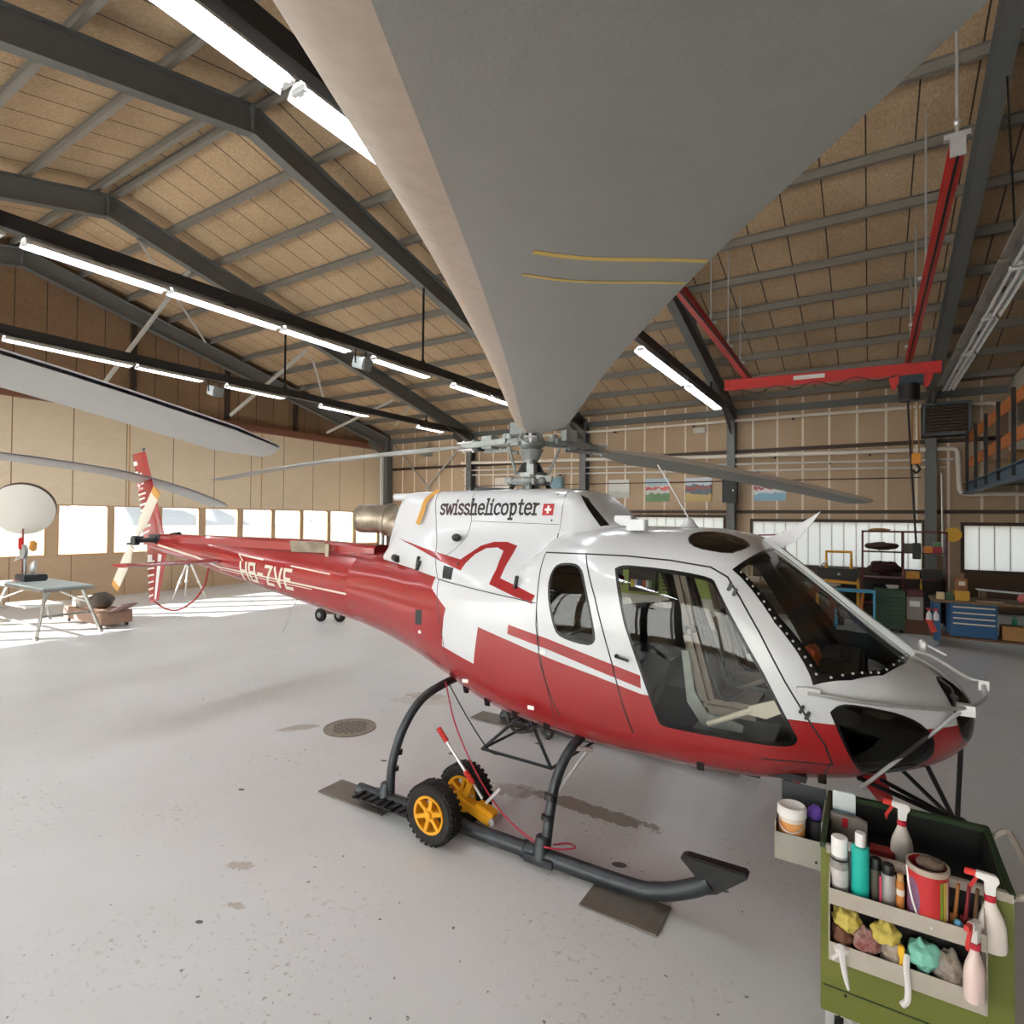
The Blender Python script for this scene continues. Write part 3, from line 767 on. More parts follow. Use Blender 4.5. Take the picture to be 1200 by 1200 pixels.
def lettering(name, text, o, xd, zd, w, mt, parent, trees, off=.004):
    """o: local (x,z) of the baseline start, xd / zd: size vectors of one x-height in the side plane"""
    o = V(o); xd = V(xd); zd = V(zd); pen = 0
    def proj(q):
        best = None
        for t in trees:
            h = t.ray_cast(V((q.x, -3, q.y)), V((0, 1, 0)))
            if h[0] is not None and (best is None or h[0].y < best.y): best = h[0]
        return (best if best is not None else V((q.x, -.45, q.y)))-V((0, off, 0))
    for chx in text:
        adv, strokes = GL[chx]; b = MB()
        for st in strokes:
            P = [V((a, c, 0)) for a, c in st]
            if len(P) > 4 and chx.islower(): P = spline(P, 3)
            Q = [V((o+xd*(pen+p.x)+zd*p.y)) for p in P]
            for a, c in zip(Q, Q[1:]):
                d = (c-a)
                if d.length < 1e-6: continue
                dn = d.normalized(); nn = V((-dn.y, dn.x))*w/2; a2 = a-dn*w*.42; c2 = c+dn*w*.42
                k = max(1, int((c2-a2).length/.03))
                for j in range(k):
                    p, q = a2.lerp(c2, j/k), a2.lerp(c2, (j+1)/k)
                    b.mesh([proj(p-nn), proj(q-nn), proj(q+nn), proj(p+nn)], [(0, 1, 2, 3)])
        pen += adv+.10; b.fin(name, mt, parent, recalc=False, smooth=0, split=False)
tw1 = sum(GL[c][0]+.1 for c in 'swiss'); tw2 = sum(GL[c][0]+.1 for c in 'helicopter')
sx = 1.10/(tw1+tw2)
lettering('airline_letter', 'swiss', (-.745, 2.397), (sx, 0), (0, .088), .0205, M['ink2'], cow, [cowbvh])
lettering('airline_letter', 'helicopter', (-.745+tw1*sx, 2.396), (sx, 0), (0, .088), .020, M['ink'], cow, [cowbvh])
b = MB()
def patch(b, x0, x1, z0, z1, tree, off, mi):
    b.mi = mi; n = 4; G = []
    for i in range(n+1):
        row = []
        for j in range(n+1):
            x = x0+(x1-x0)*i/n; z = z0+(z1-z0)*j/n; h = tree.ray_cast(V((x, -3, z)), V((0, 1, 0))); row.append((h[0] if h[0] is not None else V((x, -.45, z)))-V((0, off, 0)))
        G.append(row)
    b.grid(G)
patch(b, .385, .485, 2.388, 2.482, cowbvh, .004, 0); patch(b, .405, .465, 2.425, 2.445, cowbvh, .006, 1); patch(b, .425, .445, 2.403, 2.467, cowbvh, .006, 1)
b.fin('flag_emblem', [M['flagred'], M['flagwhite']], cow, recalc=False, split=False)
lettering('registration_letter', 'HB-ZVE', (-4.06, 1.578), (.197, -.008), (-.008, .15), .038, M['cream'], boom, [boombvh], .006)

# undercarriage
def skid(y):
    s = 1 if y > 0 else -1
    b = MB(); path = spline([(-1.0, y, .075), (.2, y, .075), (1.30, y, .075), (1.56, y, .11), (1.76, y, .20), (1.86, y, .27)], 6)
    b.tube(path, .052, 14)
    sk = b.fin('skid', M['dgray'], heli)
    b = MB(); b.prism([(1.72, .155), (1.80, .27), (1.69, .37), (1.72, .392), (2.06, .395), (2.07, .37), (1.90, .225)], .075, Matrix(((1, 0, 0), (0, 0, -1), (0, 1, 0))), (0, y, 0)); b.fin('skid_toe', M['black'], sk, bev=.008)
    b = MB(); b.bx(1.14, 1.62, y-s*.04, y+s*.24, .008, .018); b.bx(-1.36, -.62, y-.13, y+.13, .008, .018); b.fin('skid_plate', mat('scuffed_plate', (120, 114, 106), .6, metal=.2, var=.5, vscale=7, second=(84, 78, 72)), sk)
    b = MB(); b.bx(-.92, -.22, y-.16, y-.05, .085, .10); 
    for k in range(9): b.bx(-.90+.078*k, -.87+.078*k, y-.17, y-.05, .10, .112)
    b.bx(-.95, -.35, y+.05, y+.15, .03, .045)
    b.fin('step_tread', M['black'], sk)
    b = MB()
    for x in (-.70, .75):
        b.cyl((x, y, .06), (x+.0, y+.01*s*-1, .20), .075, .045, 14); b.box((x, y, .06), (.22, .13, .06))
    b.cyl((-.2, y, .075), (-.12, y, .075), .06, seg=14); b.cyl((.6, y, .075), (.63, y, .075), .06, seg=14)
    b.fin('skid_shoe', M['dgray'], sk, bev=.005)
    return sk
skid(-1.1); skid(1.1)
for x, dx in ((-.66, .16), (.77, .05)):
    b = MB(); h = [(x, -1.09, .10), (x, -1.07, .35), (x+dx*.2, -.98, .62), (x+dx*.6, -.83, .83), (x+dx, -.6, .92), (x+dx, -.2, .94)]
    if x > 0: h = [(x, -1.09, .10), (x, -1.02, .35), (x+.01, -.93, .56), (x+.06, -.82, .72), (x+.10, -.6, .80), (x+.1, -.2, .82)]
    if x < 0: h = [(p[0], p[1], p[2]*(1.0)) for p in h]
    full = spline(h+[(p[0], -p[1], p[2]) for p in h[::-1]], 6)
    b.tube(full, .036, 12)
    ct = b.fin('cross_tube', M['dgray'], heli)
    b = MB()
    for sg in (-1, 1):
        b.cyl((x+.005, sg*1.03, .42), (x+.005, sg*1.02, .46), .048, seg=12); b.cyl((x, sg*1.06, .30), (x, sg*1.055, .33), .046, seg=12)
    b.fin('clamp', M['black'], ct)
# cargo hook frame and step bar under the belly
b = MB(); b.tube([(-.27, -.35, .32), (.42, -.35, .31), (.48, .35, .31), (-.22, .35, .32)], .014, 8, closed=True)
for p, q in (((-.27, -.35, .32), (.18, -.45, .72)), ((.42, -.35, .31), (.28, -.45, .70)), ((-.22, .35, .32), (.1, .45, .72)), ((.48, .35, .31), (.3, .45, .7))): b.cyl(p, q, .014, seg=8)
b.fin('cargo_swing', M['dgray'], heli)
b = MB(); b.box((.20, 0, .58), (.14, .10, .16)); b.tube(spline([(.20, 0, .52), (.24, 0, .44), (.19, 0, .40), (.15, 0, .45)], 5), .016, 8); b.cyl((.05, -.2, .62), (.4, -.1, .66), .03, seg=10); b.cyl((-.1, -.3, .70), (.2, -.25, .6), .02, seg=10)
b.tube(spline([(0, -.4, .72), (.1, -.42, .58), (.25, -.4, .60), (.36, -.5, .70)], 5), .014, 8); b.fin('cargo_hook', M['black'], heli, bev=.004)
b = MB(); b.cyl((.85, -.80, .72), (.95, -.72, .70), .02, seg=8); b.cyl((.77, -1.0, .42), (.93, -.78, .70), .014, seg=8); b.fin('belly_bracket', M['steel'], heli)
b = MB(); b.bx(1.55, 2.02, -.40, .40, .637, .66); b.fin('belly_panel', M['seal'], heli)
# antennas and roof parts
b = MB(); b.tube([(-3.24, 0, 1.42), (-3.54, 0, .92)], .006, 6); b.fin('whip_antenna', M['steel'], heli)
b = MB(); b.lathe([(.12, 2.26), (.085, 2.29), (.05, 2.33), (.025, 2.37), (0, 2.38)], (1.45, -.05, 0), 18); b.tube([(1.45, -.05, 2.37), (1.20, -.05, 2.80)], .005, 6); b.fin('roof_antenna', M['white'], heli)
b = MB(); b.prism([(1.92, 2.20), (2.02, 2.24), (2.16, 2.30), (2.35, 2.43), (2.30, 2.35), (2.20, 2.22), (2.10, 2.165), (2.0, 2.17)], .012, Matrix(((1, 0, 0), (0, 0, -1), (0, 1, 0))), (0, 0, 0)); b.fin('wire_cutter', mat('white_composite', (214, 214, 218), .35), heli, bev=.003)
b = MB(); b.prism([(2.52, .72), (2.72, .72), (2.80, .44), (2.76, .42)], .012, Matrix(((1, 0, 0), (0, 0, -1), (0, 1, 0))), (0, -.02, 0)); b.prism([(2.10, .69), (2.26, .69), (2.25, .60)], .012, Matrix(((1, 0, 0), (0, 0, -1), (0, 1, 0))), (0, -.3, 0)); b.fin('lower_wire_cutter', M['red'], heli, bev=.002)
# windshield deflector bars and the nose frame for the mirror
b = MB(); b.tube(spline([(2.34, -.89, 1.385), (2.6, -.82, 1.36), (2.9, -.64, 1.33), (3.1, -.44, 1.315), (3.21, -.22, 1.33), (3.22, -.12, 1.38)], 5), .013, 8)
b.tube(spline([(2.88, .0, 1.52), (2.98, -.02, 1.50), (3.15, -.05, 1.40), (3.22, -.10, 1.40)], 5), .012, 8)
b.tube([(3.07, -.46, 1.29), (2.60, -.72, .85)], .011, 8); b.box((3.10, -.43, 1.30), (.08, .06, .06)); b.box((3.22, -.1, 1.38), (.05, .05, .06)); b.fin('deflector_bar', M['steel'], heli)
b = MB(); b.box((2.345, -.885, 1.39), (.12, .02, .045), rot(0, 0, .2)); b.ell((2.93, .0, 1.56), (.03, .03, .05), 10, 6); b.tube([(2.93, 0, 1.58), (3.05, -.02, 1.52)], .008, 6); b.fin('wiper_mount', M['steel'], heli, bev=.004)
b = MB()
for p, q in (((2.58, -.5, .82), (3.02, -.30, .62)), ((3.02, -.30, .62), (3.08, -.05, .50)), ((3.12, -.05, 1.02), (3.10, -.04, .50)), ((2.94, -.2, .86), (3.08, -.04, .52)), ((2.7, -.3, .76), (3.06, -.04, .52)), ((2.62, .4, .80), (3.08, -.02, .50))): b.cyl(p, q, .014, seg=8)
b.ell((3.11, -.04, .50), (.05, .035, .035), 10, 6); b.cyl((3.04, -.22, .62), (3.0, -.2, .46), .012, seg=8); b.fin('mirror_frame', M['black'], heli)

# cabin interior
b = MB(); b.bx(.5, 2.32, -.72, .72, .80, .84); b.fin('cabin_floor', M['black'], heli)
b = MB(); b.bx(.46, .50, -.78, .78, .84, 1.46); b.bx(.50, .98, -.76, .76, .84, 1.14); b.bx(.50, .62, -.76, .76, 1.14, 1.45); b.fin('rear_bench', M['panel'], heli, bev=.03)
for y in (-.44, .44):
    b = MB(); b.bx(1.70, 2.06, y-.21, y+.21, 1.08, 1.18); b.bar((1.73, y, 1.13), (1.60, y, 1.62), .10, .42, (0, 1, 0)); b.bar((1.60, y, 1.60), (1.50, y, 2.02), .08, .26, (0, 1, 0))
    st = b.fin('pilot_seat', M['seat'], heli, bev=.035)
    b = MB()
    for k in (-.2, .2): b.prism([(1.56, 1.48), (1.61, 1.48), (1.65, 1.22), (1.73, 1.09), (1.86, 1.07), (1.96, 1.05), (1.95, 1.0), (1.70, 1.0), (1.60, 1.14)], .02, Matrix(((1, 0, 0), (0, 0, -1), (0, 1, 0))), (0, y+k, 0))
    b.bx(1.62, 2.12, y-.24, y+.24, .92, .955); b.fin('seat_frame', M['gray'], st, bev=.004)
    b = MB(); b.tube(spline([(1.55, y-.06, 1.98), (1.66, y-.10, 1.6), (1.78, y-.16, 1.25), (1.86, y-.2, 1.20), (1.92, y, 1.205)], 5), .016, 6); b.tube(spline([(1.55, y+.06, 1.98), (1.66, y+.10, 1.6), (1.78, y+.16, 1.25)], 5), .016, 6); b.fin('seat_belt', M['belt'], st)
    b = MB(); b.tube(spline([(2.18, y, .85), (2.22, y, 1.10), (2.16, y, 1.28)], 5), .016, 8); b.ell((2.16, y, 1.30), (.03, .025, .05), 10, 6); b.fin('cyclic_stick', M['black'], heli)
    b = MB(); b.cyl((1.75, y-.27, 1.04), (2.02, y-.27, 1.18), .018, seg=8); b.prism([(1.99, 1.15), (2.10, 1.14), (2.22, 1.21), (2.21, 1.25), (2.14, 1.26), (2.0, 1.20)], .02, Matrix(((1, 0, 0), (0, 0, -1), (0, 1, 0))), (0, y-.27, 0)); b.fin('collective_lever', M['cream'], heli)
b = MB(); b.prism([(2.22, 1.40), (2.48, 1.44), (2.60, 1.36), (2.60, 1.0), (2.40, .84), (2.25, .84), (2.15, 1.1)], .50, Matrix(((1, 0, 0), (0, 0, -1), (0, 1, 0))), (0, .16, 0)); b.prism([(2.25, 1.43), (2.60, 1.40), (2.64, 1.34), (2.30, 1.34)], 1.05, Matrix(((1, 0, 0), (0, 0, -1), (0, 1, 0))), (0, .05, 0))
ip = b.fin('instrument_panel', M['panel'], heli, bev=.02)
b = MB()
for k in range(4):
    for j in range(2): b.cyl((2.185+.02*j, -.02+.12*k, 1.36-.12*j), (2.172+.02*j, -.02+.12*k, 1.365-.12*j), .045, seg=16)
b.fin('dial', M['dial'], ip)
b = MB(); b.bx(1.0, 1.40, -.12, .12, 2.02, 2.12); b.bar((1.05, 0, .84), (1.25, 0, 1.30), .18, .3, (0, 1, 0)); b.bar((2.03, 0, 2.13), (2.84, 0, 1.47), .05, .03, (0, 1, 0)); b.bar((1.95, .62, 2.05), (2.40, .80, 1.36), .05, .05); b.fin('cabin_post', M['panel'], heli, bev=.006)
for o in (fus, cow, boom): pass
# ------------------------------------------------------------------ camera
cam = bpy.data.cameras.new('camera'); co = bpy.data.objects.new('camera', cam); COL.objects.link(co)
yaw, pitch, rol, fpx = math.radians(31.976), math.radians(.771), math.radians(.516), 671.9
fw_ = V((-math.sin(yaw)*math.cos(pitch), math.cos(yaw)*math.cos(pitch), math.sin(pitch))); ri_ = V((math.cos(yaw), math.sin(yaw), 0)); up_ = ri_.cross(fw_)
r2 = ri_*math.cos(rol)+up_*math.sin(rol); u2 = up_*math.cos(rol)-ri_*math.sin(rol)
co.matrix_world = Matrix((r2, u2, -fw_)).transposed().to_4x4(); co.location = (0, 0, 2.35)
cam.sensor_width = 36; cam.lens = 36*fpx/1200; cam.clip_start = .01; cam.clip_end = 500
SC.camera = co
vs = SC.view_settings; vs.view_transform = 'Standard'; vs.look = 'None'; vs.gamma = 1; vs.use_curve_mapping = False
SC.cycles.use_denoising = True
SC.cycles.caustics_reflective = False; SC.cycles.caustics_refractive = False; SC.cycles.blur_glossy = 1.0; SC.cycles.sample_clamp_indirect = 6
SC.cycles.max_bounces = 10; SC.cycles.transparent_max_bounces = 16
# ------------------------------------------------------------------ hangar
XL, XR, YF, YB, RID = -19.0, 7.0, -8.0, 19.5, 5.8
def rz(y, z0): return z0-.245*abs(y-RID)

def node_panel(name, c1, c2, seam, axis, pitch, axis2=None, pitch2=1, rough=.85, width=.012, strand=1):
    """strand board: noise between two tones with thin seams every `pitch` along an object axis"""
    m = bpy.data.materials.new(name); m.use_nodes = True; nt = m.node_tree; b = nt.nodes['Principled BSDF']; b.inputs['Roughness'].default_value = rough
    N = nt.nodes.new; L = nt.links.new
    tc = N('ShaderNodeTexCoord'); mp = N('ShaderNodeMapping'); mp.inputs['Scale'].default_value = (14*strand, 5*strand, 14*strand); L(tc.outputs['Object'], mp.inputs['Vector'])
    n1 = N('ShaderNodeTexNoise'); n1.inputs['Scale'].default_value = 3; n1.inputs['Detail'].default_value = 7; n1.inputs['Roughness'].default_value = .75; L(mp.outputs[0], n1.inputs['Vector'])
    n2 = N('ShaderNodeTexNoise'); n2.inputs['Scale'].default_value = .45; n2.inputs['Detail'].default_value = 3; L(tc.outputs['Object'], n2.inputs['Vector'])
    ad = N('ShaderNodeMath'); ad.operation = 'MULTIPLY_ADD'; ad.inputs[1].default_value = .7; L(n1.outputs['Fac'], ad.inputs[0]); mu = N('ShaderNodeMath'); mu.operation = 'MULTIPLY'; mu.inputs[1].default_value = .35; L(n2.outputs['Fac'], mu.inputs[0]); L(mu.outputs[0], ad.inputs[2])
    mr = N('ShaderNodeMapRange'); mr.inputs['From Min'].default_value = .38; mr.inputs['From Max'].default_value = .68; L(ad.outputs[0], mr.inputs['Value'])
    mx = N('ShaderNodeMix'); mx.data_type = 'RGBA'; mx.inputs['A'].default_value = lin(c1)+(1,); mx.inputs['B'].default_value = lin(c2)+(1,); L(mr.outputs[0], mx.inputs['Factor'])
    last = mx.outputs['Result']; sp = N('ShaderNodeSeparateXYZ'); L(tc.outputs['Object'], sp.inputs[0])
    for ax, p in ((axis, pitch), (axis2, pitch2)):
        if ax is None: continue
        md = N('ShaderNodeMath'); md.operation = 'PINGPONG'; md.inputs[1].default_value = p/2; L(sp.outputs[ax], md.inputs[0])
        lt = N('ShaderNodeMath'); lt.operation = 'LESS_THAN'; lt.inputs[1].default_value = width; L(md.outputs[0], lt.inputs[0])
        m2 = N('ShaderNodeMix'); m2.data_type = 'RGBA'; m2.inputs['B'].default_value = lin(seam)+(1,); L(last, m2.inputs['A']); L(lt.outputs[0], m2.inputs['Factor']); last = m2.outputs['Result']
    L(last, b.inputs['Base Color'])
    bp = N('ShaderNodeBump'); bp.inputs['Strength'].default_value = .25; bp.inputs['Distance'].default_value = .01; L(n1.outputs['Fac'], bp.inputs['Height']); L(bp.outputs[0], b.inputs['Normal'])
    return m

def floor_mat():
    m = bpy.data.materials.new('worn_grey_floor_paint'); m.use_nodes = True; nt = m.node_tree; b = nt.nodes['Principled BSDF']; N = nt.nodes.new; L = nt.links.new
    tc = N('ShaderNodeTexCoord'); geo = N('ShaderNodeNewGeometry')
    def noise(s, d=5, r=.6):
        n = N('ShaderNodeTexNoise'); n.inputs['Scale'].default_value = s; n.inputs['Detail'].default_value = d; n.inputs['Roughness'].default_value = r; L(geo.outputs['Position'], n.inputs['Vector']); return n.outputs['Fac']
    def ramp(src, a, c, lo=0., hi=1.):
        q = N('ShaderNodeMapRange'); q.inputs['From Min'].default_value = a; q.inputs['From Max'].default_value = c; q.inputs['To Min'].default_value = lo; q.inputs['To Max'].default_value = hi; L(src, q.inputs['Value']); return q.outputs[0]
    def mix(f, A, B):
        q = N('ShaderNodeMix'); q.data_type = 'RGBA'; L(f, q.inputs['Factor'])
        for s, v in (('A', A), ('B', B)):
            if isinstance(v, tuple): q.inputs[s].default_value = lin(v)+(1,)
            else: L(v, q.inputs[s])
        return q.outputs['Result']
    def math_(op, a, c):
        q = N('ShaderNodeMath'); q.operation = op
        for k, v in ((0, a), (1, c)):
            if isinstance(v, (int, float)): q.inputs[k].default_value = v
            else: L(v, q.inputs[k])
        return q.outputs[0]
    col = mix(ramp(noise(.6, 3), .3, .75), (220, 223, 225), (209, 210, 210))
    msk = ramp(noise(.9, 3), .45, .68)
    col = mix(math_('MULTIPLY', math_('MULTIPLY', ramp(noise(24, 4, .65), .585, .66), msk), .75), col, (150, 136, 120))       # scuffs
    col = mix(math_('MULTIPLY', ramp(noise(22, 3, .5), .715, .735), .8), col, (70, 62, 54))          # specks
    def blob(cx, cy, sx, sy, ang, strength, c, nsc=7, amp=.55):
        nonlocal col
        mp = N('ShaderNodeMapping'); mp.vector_type = 'TEXTURE'; mp.inputs['Location'].default_value = (cx, cy, 0); mp.inputs['Rotation'].default_value = (0, 0, ang); mp.inputs['Scale'].default_value = (sx, sy, 10)
        L(geo.outputs['Position'], mp.inputs['Vector']); ln = N('ShaderNodeVectorMath'); ln.operation = 'LENGTH'; L(mp.outputs[0], ln.inputs[0])
        d = math_('ADD', ln.outputs['Value'], math_('MULTIPLY', math_('SUBTRACT', noise(nsc, 7, .65), .5), amp*3))
        col = mix(ramp(d, 1.0, .85, 0, strength), col, c)
    blob(-1.95, 4.33, .64, .10, -.03, .85, (122, 106, 88), 9, .75)        # dried oil spill under the belly
    blob(-2.62, 4.27, .24, .12, .3, .65, (146, 130, 112), 12, .8)
    blob(-5.42, 4.22, .22, .10, .9, .6, (146, 132, 114), 10, .7)
    blob(-5.0, 5.9, .30, .14, .3, .55, (150, 128, 104), 16, .9)
    blob(-3.6, 2.35, .10, .05, .5, .5, (150, 124, 96), 30, .9)
    blob(-3.25, 2.1, .06, .03, .2, .5, (150, 124, 96), 30, .9)
    blob(-4.9, 5.7, .42, .16, .4, .35, (168, 152, 134), 14)
    for cx, cy, s in ((-1.45, 3.75, .035), (-1.75, 3.55, .02), (-.78, 3.85, .015), (-3.55, 4.6, .03), (-4.0, 4.1, .022), (-2.95, 5.3, .03), (-4.6, 3.0, .02), (-3.3, 1.9, .015), (-.9, 2.6, .012)):
        blob(cx, cy, s*1.6, s, .3, .9, (44, 40, 38), 12, .2)
    L(col, b.inputs['Base Color'])
    L(ramp(noise(1.1, 3), .3, .75, .31, .42), b.inputs['Roughness'])
    b.inputs['Specular IOR Level'].default_value = .5
    bp = N('ShaderNodeBump'); bp.inputs['Strength'].default_value = .02; bp.inputs['Distance'].default_value = .01; L(noise(5), bp.inputs['Height']); L(bp.outputs[0], b.inputs['Normal'])
    return m

H_ = {}
H_['deck'] = node_panel('wood_wool_roof_board', (206, 178, 144), (148, 120, 88), (66, 52, 40), 0, .66)
H_['wallboard'] = node_panel('wood_wool_wall_board', (206, 180, 150), (172, 144, 114), (240, 230, 214), 0, .71, width=.03)
H_['gable'] = node_panel('dark_gable_board', (150, 118, 86), (110, 84, 60), (64, 48, 36), 1, .70)
H_['door'] = node_panel('tan_door_panel', (226, 208, 180), (216, 196, 166), (140, 114, 84), 1, 1.365, rough=.55, width=.014, strand=.25)
H_['doorlow'] = node_panel('shaded_door_panel', (190, 164, 134), (180, 152, 122), (110, 86, 62), 1, 1.365, rough=.6, width=.01, strand=.25)  # same tan panels, backlit shade put into a darker colour
H_['steel'] = mat('dark_grey_green_steel_paint', (108, 109, 106), .5, var=.2, vscale=4)
H_['purlin'] = mat('grey_purlin_paint', (134, 128, 119), .55, var=.25, vscale=3)
H_['girt'] = mat('brown_girt', (70, 52, 40), .6)
H_['cream'] = mat('cream_pipe_paint', (240, 230, 216), .4, var=.2, vscale=10)
H_['pipe2'] = mat('pale_grey_pipe', (226, 222, 216), .4)
H_['frost'] = None
H_['brace'] = mat('pale_grey_brace', (176, 172, 164), .5)
H_['dark'] = mat('dark_brown_paint', (54, 42, 34), .6, var=.3)
H_['blackp'] = mat('black_paint', (22, 21, 21), .5)
H_['red'] = mat('crane_red_paint', (206, 42, 38), .38, coat=.2, var=.1, vscale=4)
H_['housing'] = mat('white_lamp_housing', (222, 222, 220), .35)
H_['railing'] = mat('dark_lighting_rail', (44, 44, 44), .5)
H_['tube'] = emit('lit_fluorescent_tube', (244, 249, 255), 20)
H_['tubeoff'] = mat('unlit_tube', (236, 234, 230), .25)
H_['orange'] = mat('orange_brown_boards', (196, 112, 52), .6, var=.3, vscale=4)
H_['bluebeam'] = mat('dull_blue_beam', (60, 90, 110), .5, var=.3)
H_['white'] = mat('white_plaster', (224, 218, 208), .8, var=.1)
H_['pane'] = glass_mat('clear_window', (.97, .97, .97))
H_['wood'] = mat('ochre_window_wood', (190, 146, 92), .6)

# floor, ceiling
b = MB(); b.bx(XL-.3, XR+.2, YF-.3, YB+.3, -.2, 0); b.struct('floor', floor_mat())
b = MB()
for s in (-1, 1):
    y1 = YB+.2 if s > 0 else YF-.2
    A = [(XL-.2, RID, 9.56), (XR+.2, RID, 9.56), (XR+.2, y1, rz(y1, 9.56)), (XL-.2, y1, rz(y1, 9.56))]
    b.mesh(A+[(p[0], p[1], p[2]+.10) for p in A], [(0, 1, 2, 3), (4, 5, 6, 7), (0, 1, 5, 4), (2, 3, 7, 6), (1, 2, 6, 5), (3, 0, 4, 7)])
ceil = b.struct('ceiling', H_['deck'], smooth=0)
for dy in (.17, 1.36, 2.55, 3.74, 5.05, 6.25, 7.45, 8.62, 9.72, 10.8, 12.0, 13.2):
    for s in (-1, 1):
        y = RID+s*dy; z = rz(y, 9.47)
        b = MB(); b.ibeam((XL, y, z), (XR, y, z), .17, .085, .012, .01); b.fin('purlin', H_['purlin'], ceil, world=True, smooth=0)
# portal frames
def frame_(x, label, cols=(1, -1)):
    t = thing('roof_frame', label, 'steel frame', (x, RID, 0), 0, None)
    for s in (1, -1):
        ye = YB-.25 if s > 0 else YF+.25
        a = V((x, RID, 9.07)); c = V((x, ye, rz(ye, 9.07)))
        b = MB(); b.ibeam(a, c, .48, .20, .022, .016); b.bar((x, ye-s*1.2, rz(ye-s*1.2, 8.75)), (x, ye, rz(ye, 8.45)), .016, .25); b.fin('rafter', H_['steel'], t, world=True, smooth=0)
        b = MB(); b.ibeam((x, ye, 0), (x, ye, rz(ye, 9.2)), .36, .24, .022, .016, up=(0, 1, 0)); b.box((x, ye, .01), (.34, .45, .02)); b.fin('column', H_['steel'], t, world=True, smooth=0)
    b = MB(); b.box((x, RID, 9.07), (.21, .03, .52)); b.fin('ridge_plate', H_['steel'], t, world=True, smooth=0)
    return t
frame_(1.4, 'dark steel roof frame beside the right hand crane runway, nearest the mezzanine')
frame_(-3.75, 'dark steel roof frame whose rafter drops behind the left end of the red crane beam')
frame_(-8.9, 'largest dark steel roof frame, its bend beside the near bright lamp row')
frame_(-14.05, 'dark steel roof frame second from the tan door wall, bend above the middle lamp row')
frame_(-18.75, 'dark steel roof frame standing against the tan door wall')

# left wall with its windows (big folding doors)
wins = [(-6.9, -5.75), (-5.55, -4.3), (-4.15, -3.0), (-2.8, -1.6), (-1.45, -.3), (-.1, 1.1), (1.25, 2.4), (2.6, 3.8), (3.95, 5.1), (5.37, 6.51), (6.78, 8.02), (8.15, 9.3), (9.5, 10.72), (10.9, 12.1), (12.26, 13.46), (13.57, 14.72), (14.84, 16.06), (16.19, 17.44), (17.58, 18.86)]
ZW0, ZW1 = 1.24, 2.66
b = MB(); b.bx(XL-.12, XL, YF, YB, ZW1, 5.55)
b.mi = 1; b.bx(XL-.12, XL, YF, YB, 0, ZW0)
e = [YF]+[q for w in wins for q in w]+[YB]
for k in range(0, len(e), 2): b.bx(XL-.12, XL, e[k], e[k+1], ZW0, ZW1)
b.mi = 2
for s in (-1, 1):
    y1 = YB if s > 0 else YF
    A = [(XL, RID, 5.55), (XL, y1, 5.55), (XL, y1, rz(y1, 9.56)), (XL, RID, 9.56)]
    b.mesh(A+[(p[0]-.12, p[1], p[2]) for p in A], [(0, 1, 2, 3), (4, 5, 6, 7), (0, 1, 5, 4), (1, 2, 6, 5), (2, 3, 7, 6), (3, 0, 4, 7)])
wl = b.struct('wall_left', [H_['door'], H_['doorlow'], H_['gable']], smooth=0)
wn = 0
for y0, y1 in wins:
    wn += 1; b = MB(); b.bx(XL-.07, XL-.06, y0, y1, ZW0, ZW1); o = b.struct('window_%d' % wn, H_['pane'], smooth=0)
    b = MB(); w = .03
    for q in (y0+w/2, y1-w/2): b.bx(XL-.11, XL+.01, q-w/2, q+w/2, ZW0, ZW1)
    for q in (ZW0+w/2, ZW1-w/2): b.bx(XL-.11, XL+.01, y0, y1, q-w/2, q+w/2)
    b.fin('window_frame', H_['wood'], o, world=True, smooth=0)
b = MB(); b.bx(XL, XL+.22, YF, YB, 5.45, 5.68); b.struct('trim_1', mat('red_brown_door_rail', (120, 78, 58), .5), smooth=0)
b = MB()
for y in (8.55, 13.0): b.bx(XL, XL+.02, y-.012, y+.012, ZW1, 5.45)
b.struct('trim_2', H_['wood'], smooth=0)
b = MB()
for y in (-4, -.5, 2.9, 8.6, 11.6, 14.4): b.bx(XL, XL+.12, y-.07, y+.07, 5.68, rz(y, 9.3))
b.bx(XL, XL+.1, YF, YB, 6.95, 7.07)
b.struct('trim_3', H_['dark'], smooth=0)
# white jamb in the far left corner
b = MB(); b.bx(XL+.05, XL+.16, 18.95, 19.1, 0, 5.3); b.struct('trim_4', mat('white_jamb', (236, 234, 230), .4), smooth=0)

# back wall: board above and below a band of translucent glass
def frost():
    m = bpy.data.materials.new('translucent_channel_glass'); m.use_nodes = True; nt = m.node_tree; nt.nodes.remove(nt.nodes['Principled BSDF']); out = nt.nodes['Material Output']; N = nt.nodes.new; L = nt.links.new
    t = N('ShaderNodeBsdfTranslucent'); t.inputs['Color'].default_value = (.93, .94, .93, 1); tr = N('ShaderNodeBsdfTransparent'); g = N('ShaderNodeBsdfGlossy'); g.inputs['Roughness'].default_value = .2
    a = N('ShaderNodeMixShader'); a.inputs[0].default_value = .0; L(t.outputs[0], a.inputs[1]); L(tr.outputs[0], a.inputs[2])
    c = N('ShaderNodeMixShader'); c.inputs[0].default_value = .06; L(a.outputs[0], c.inputs[1]); L(g.outputs[0], c.inputs[2]); L(c.outputs[0], out.inputs['Surface']); return m
H_['frost'] = frost()
bw = [(-8.5, -4.05, 1.10, 2.48), (-3.15, 1.22, 1.06, 2.36), (2.15, 6.6, 1.12, 2.30)]
b = MB(); e = [XL]+[q for w in bw for q in w[:2]]+[XR]
for k in range(0, len(e), 2): b.bx(e[k], e[k+1], YB, YB+.15, 0, 6.19)
b.mi = 1
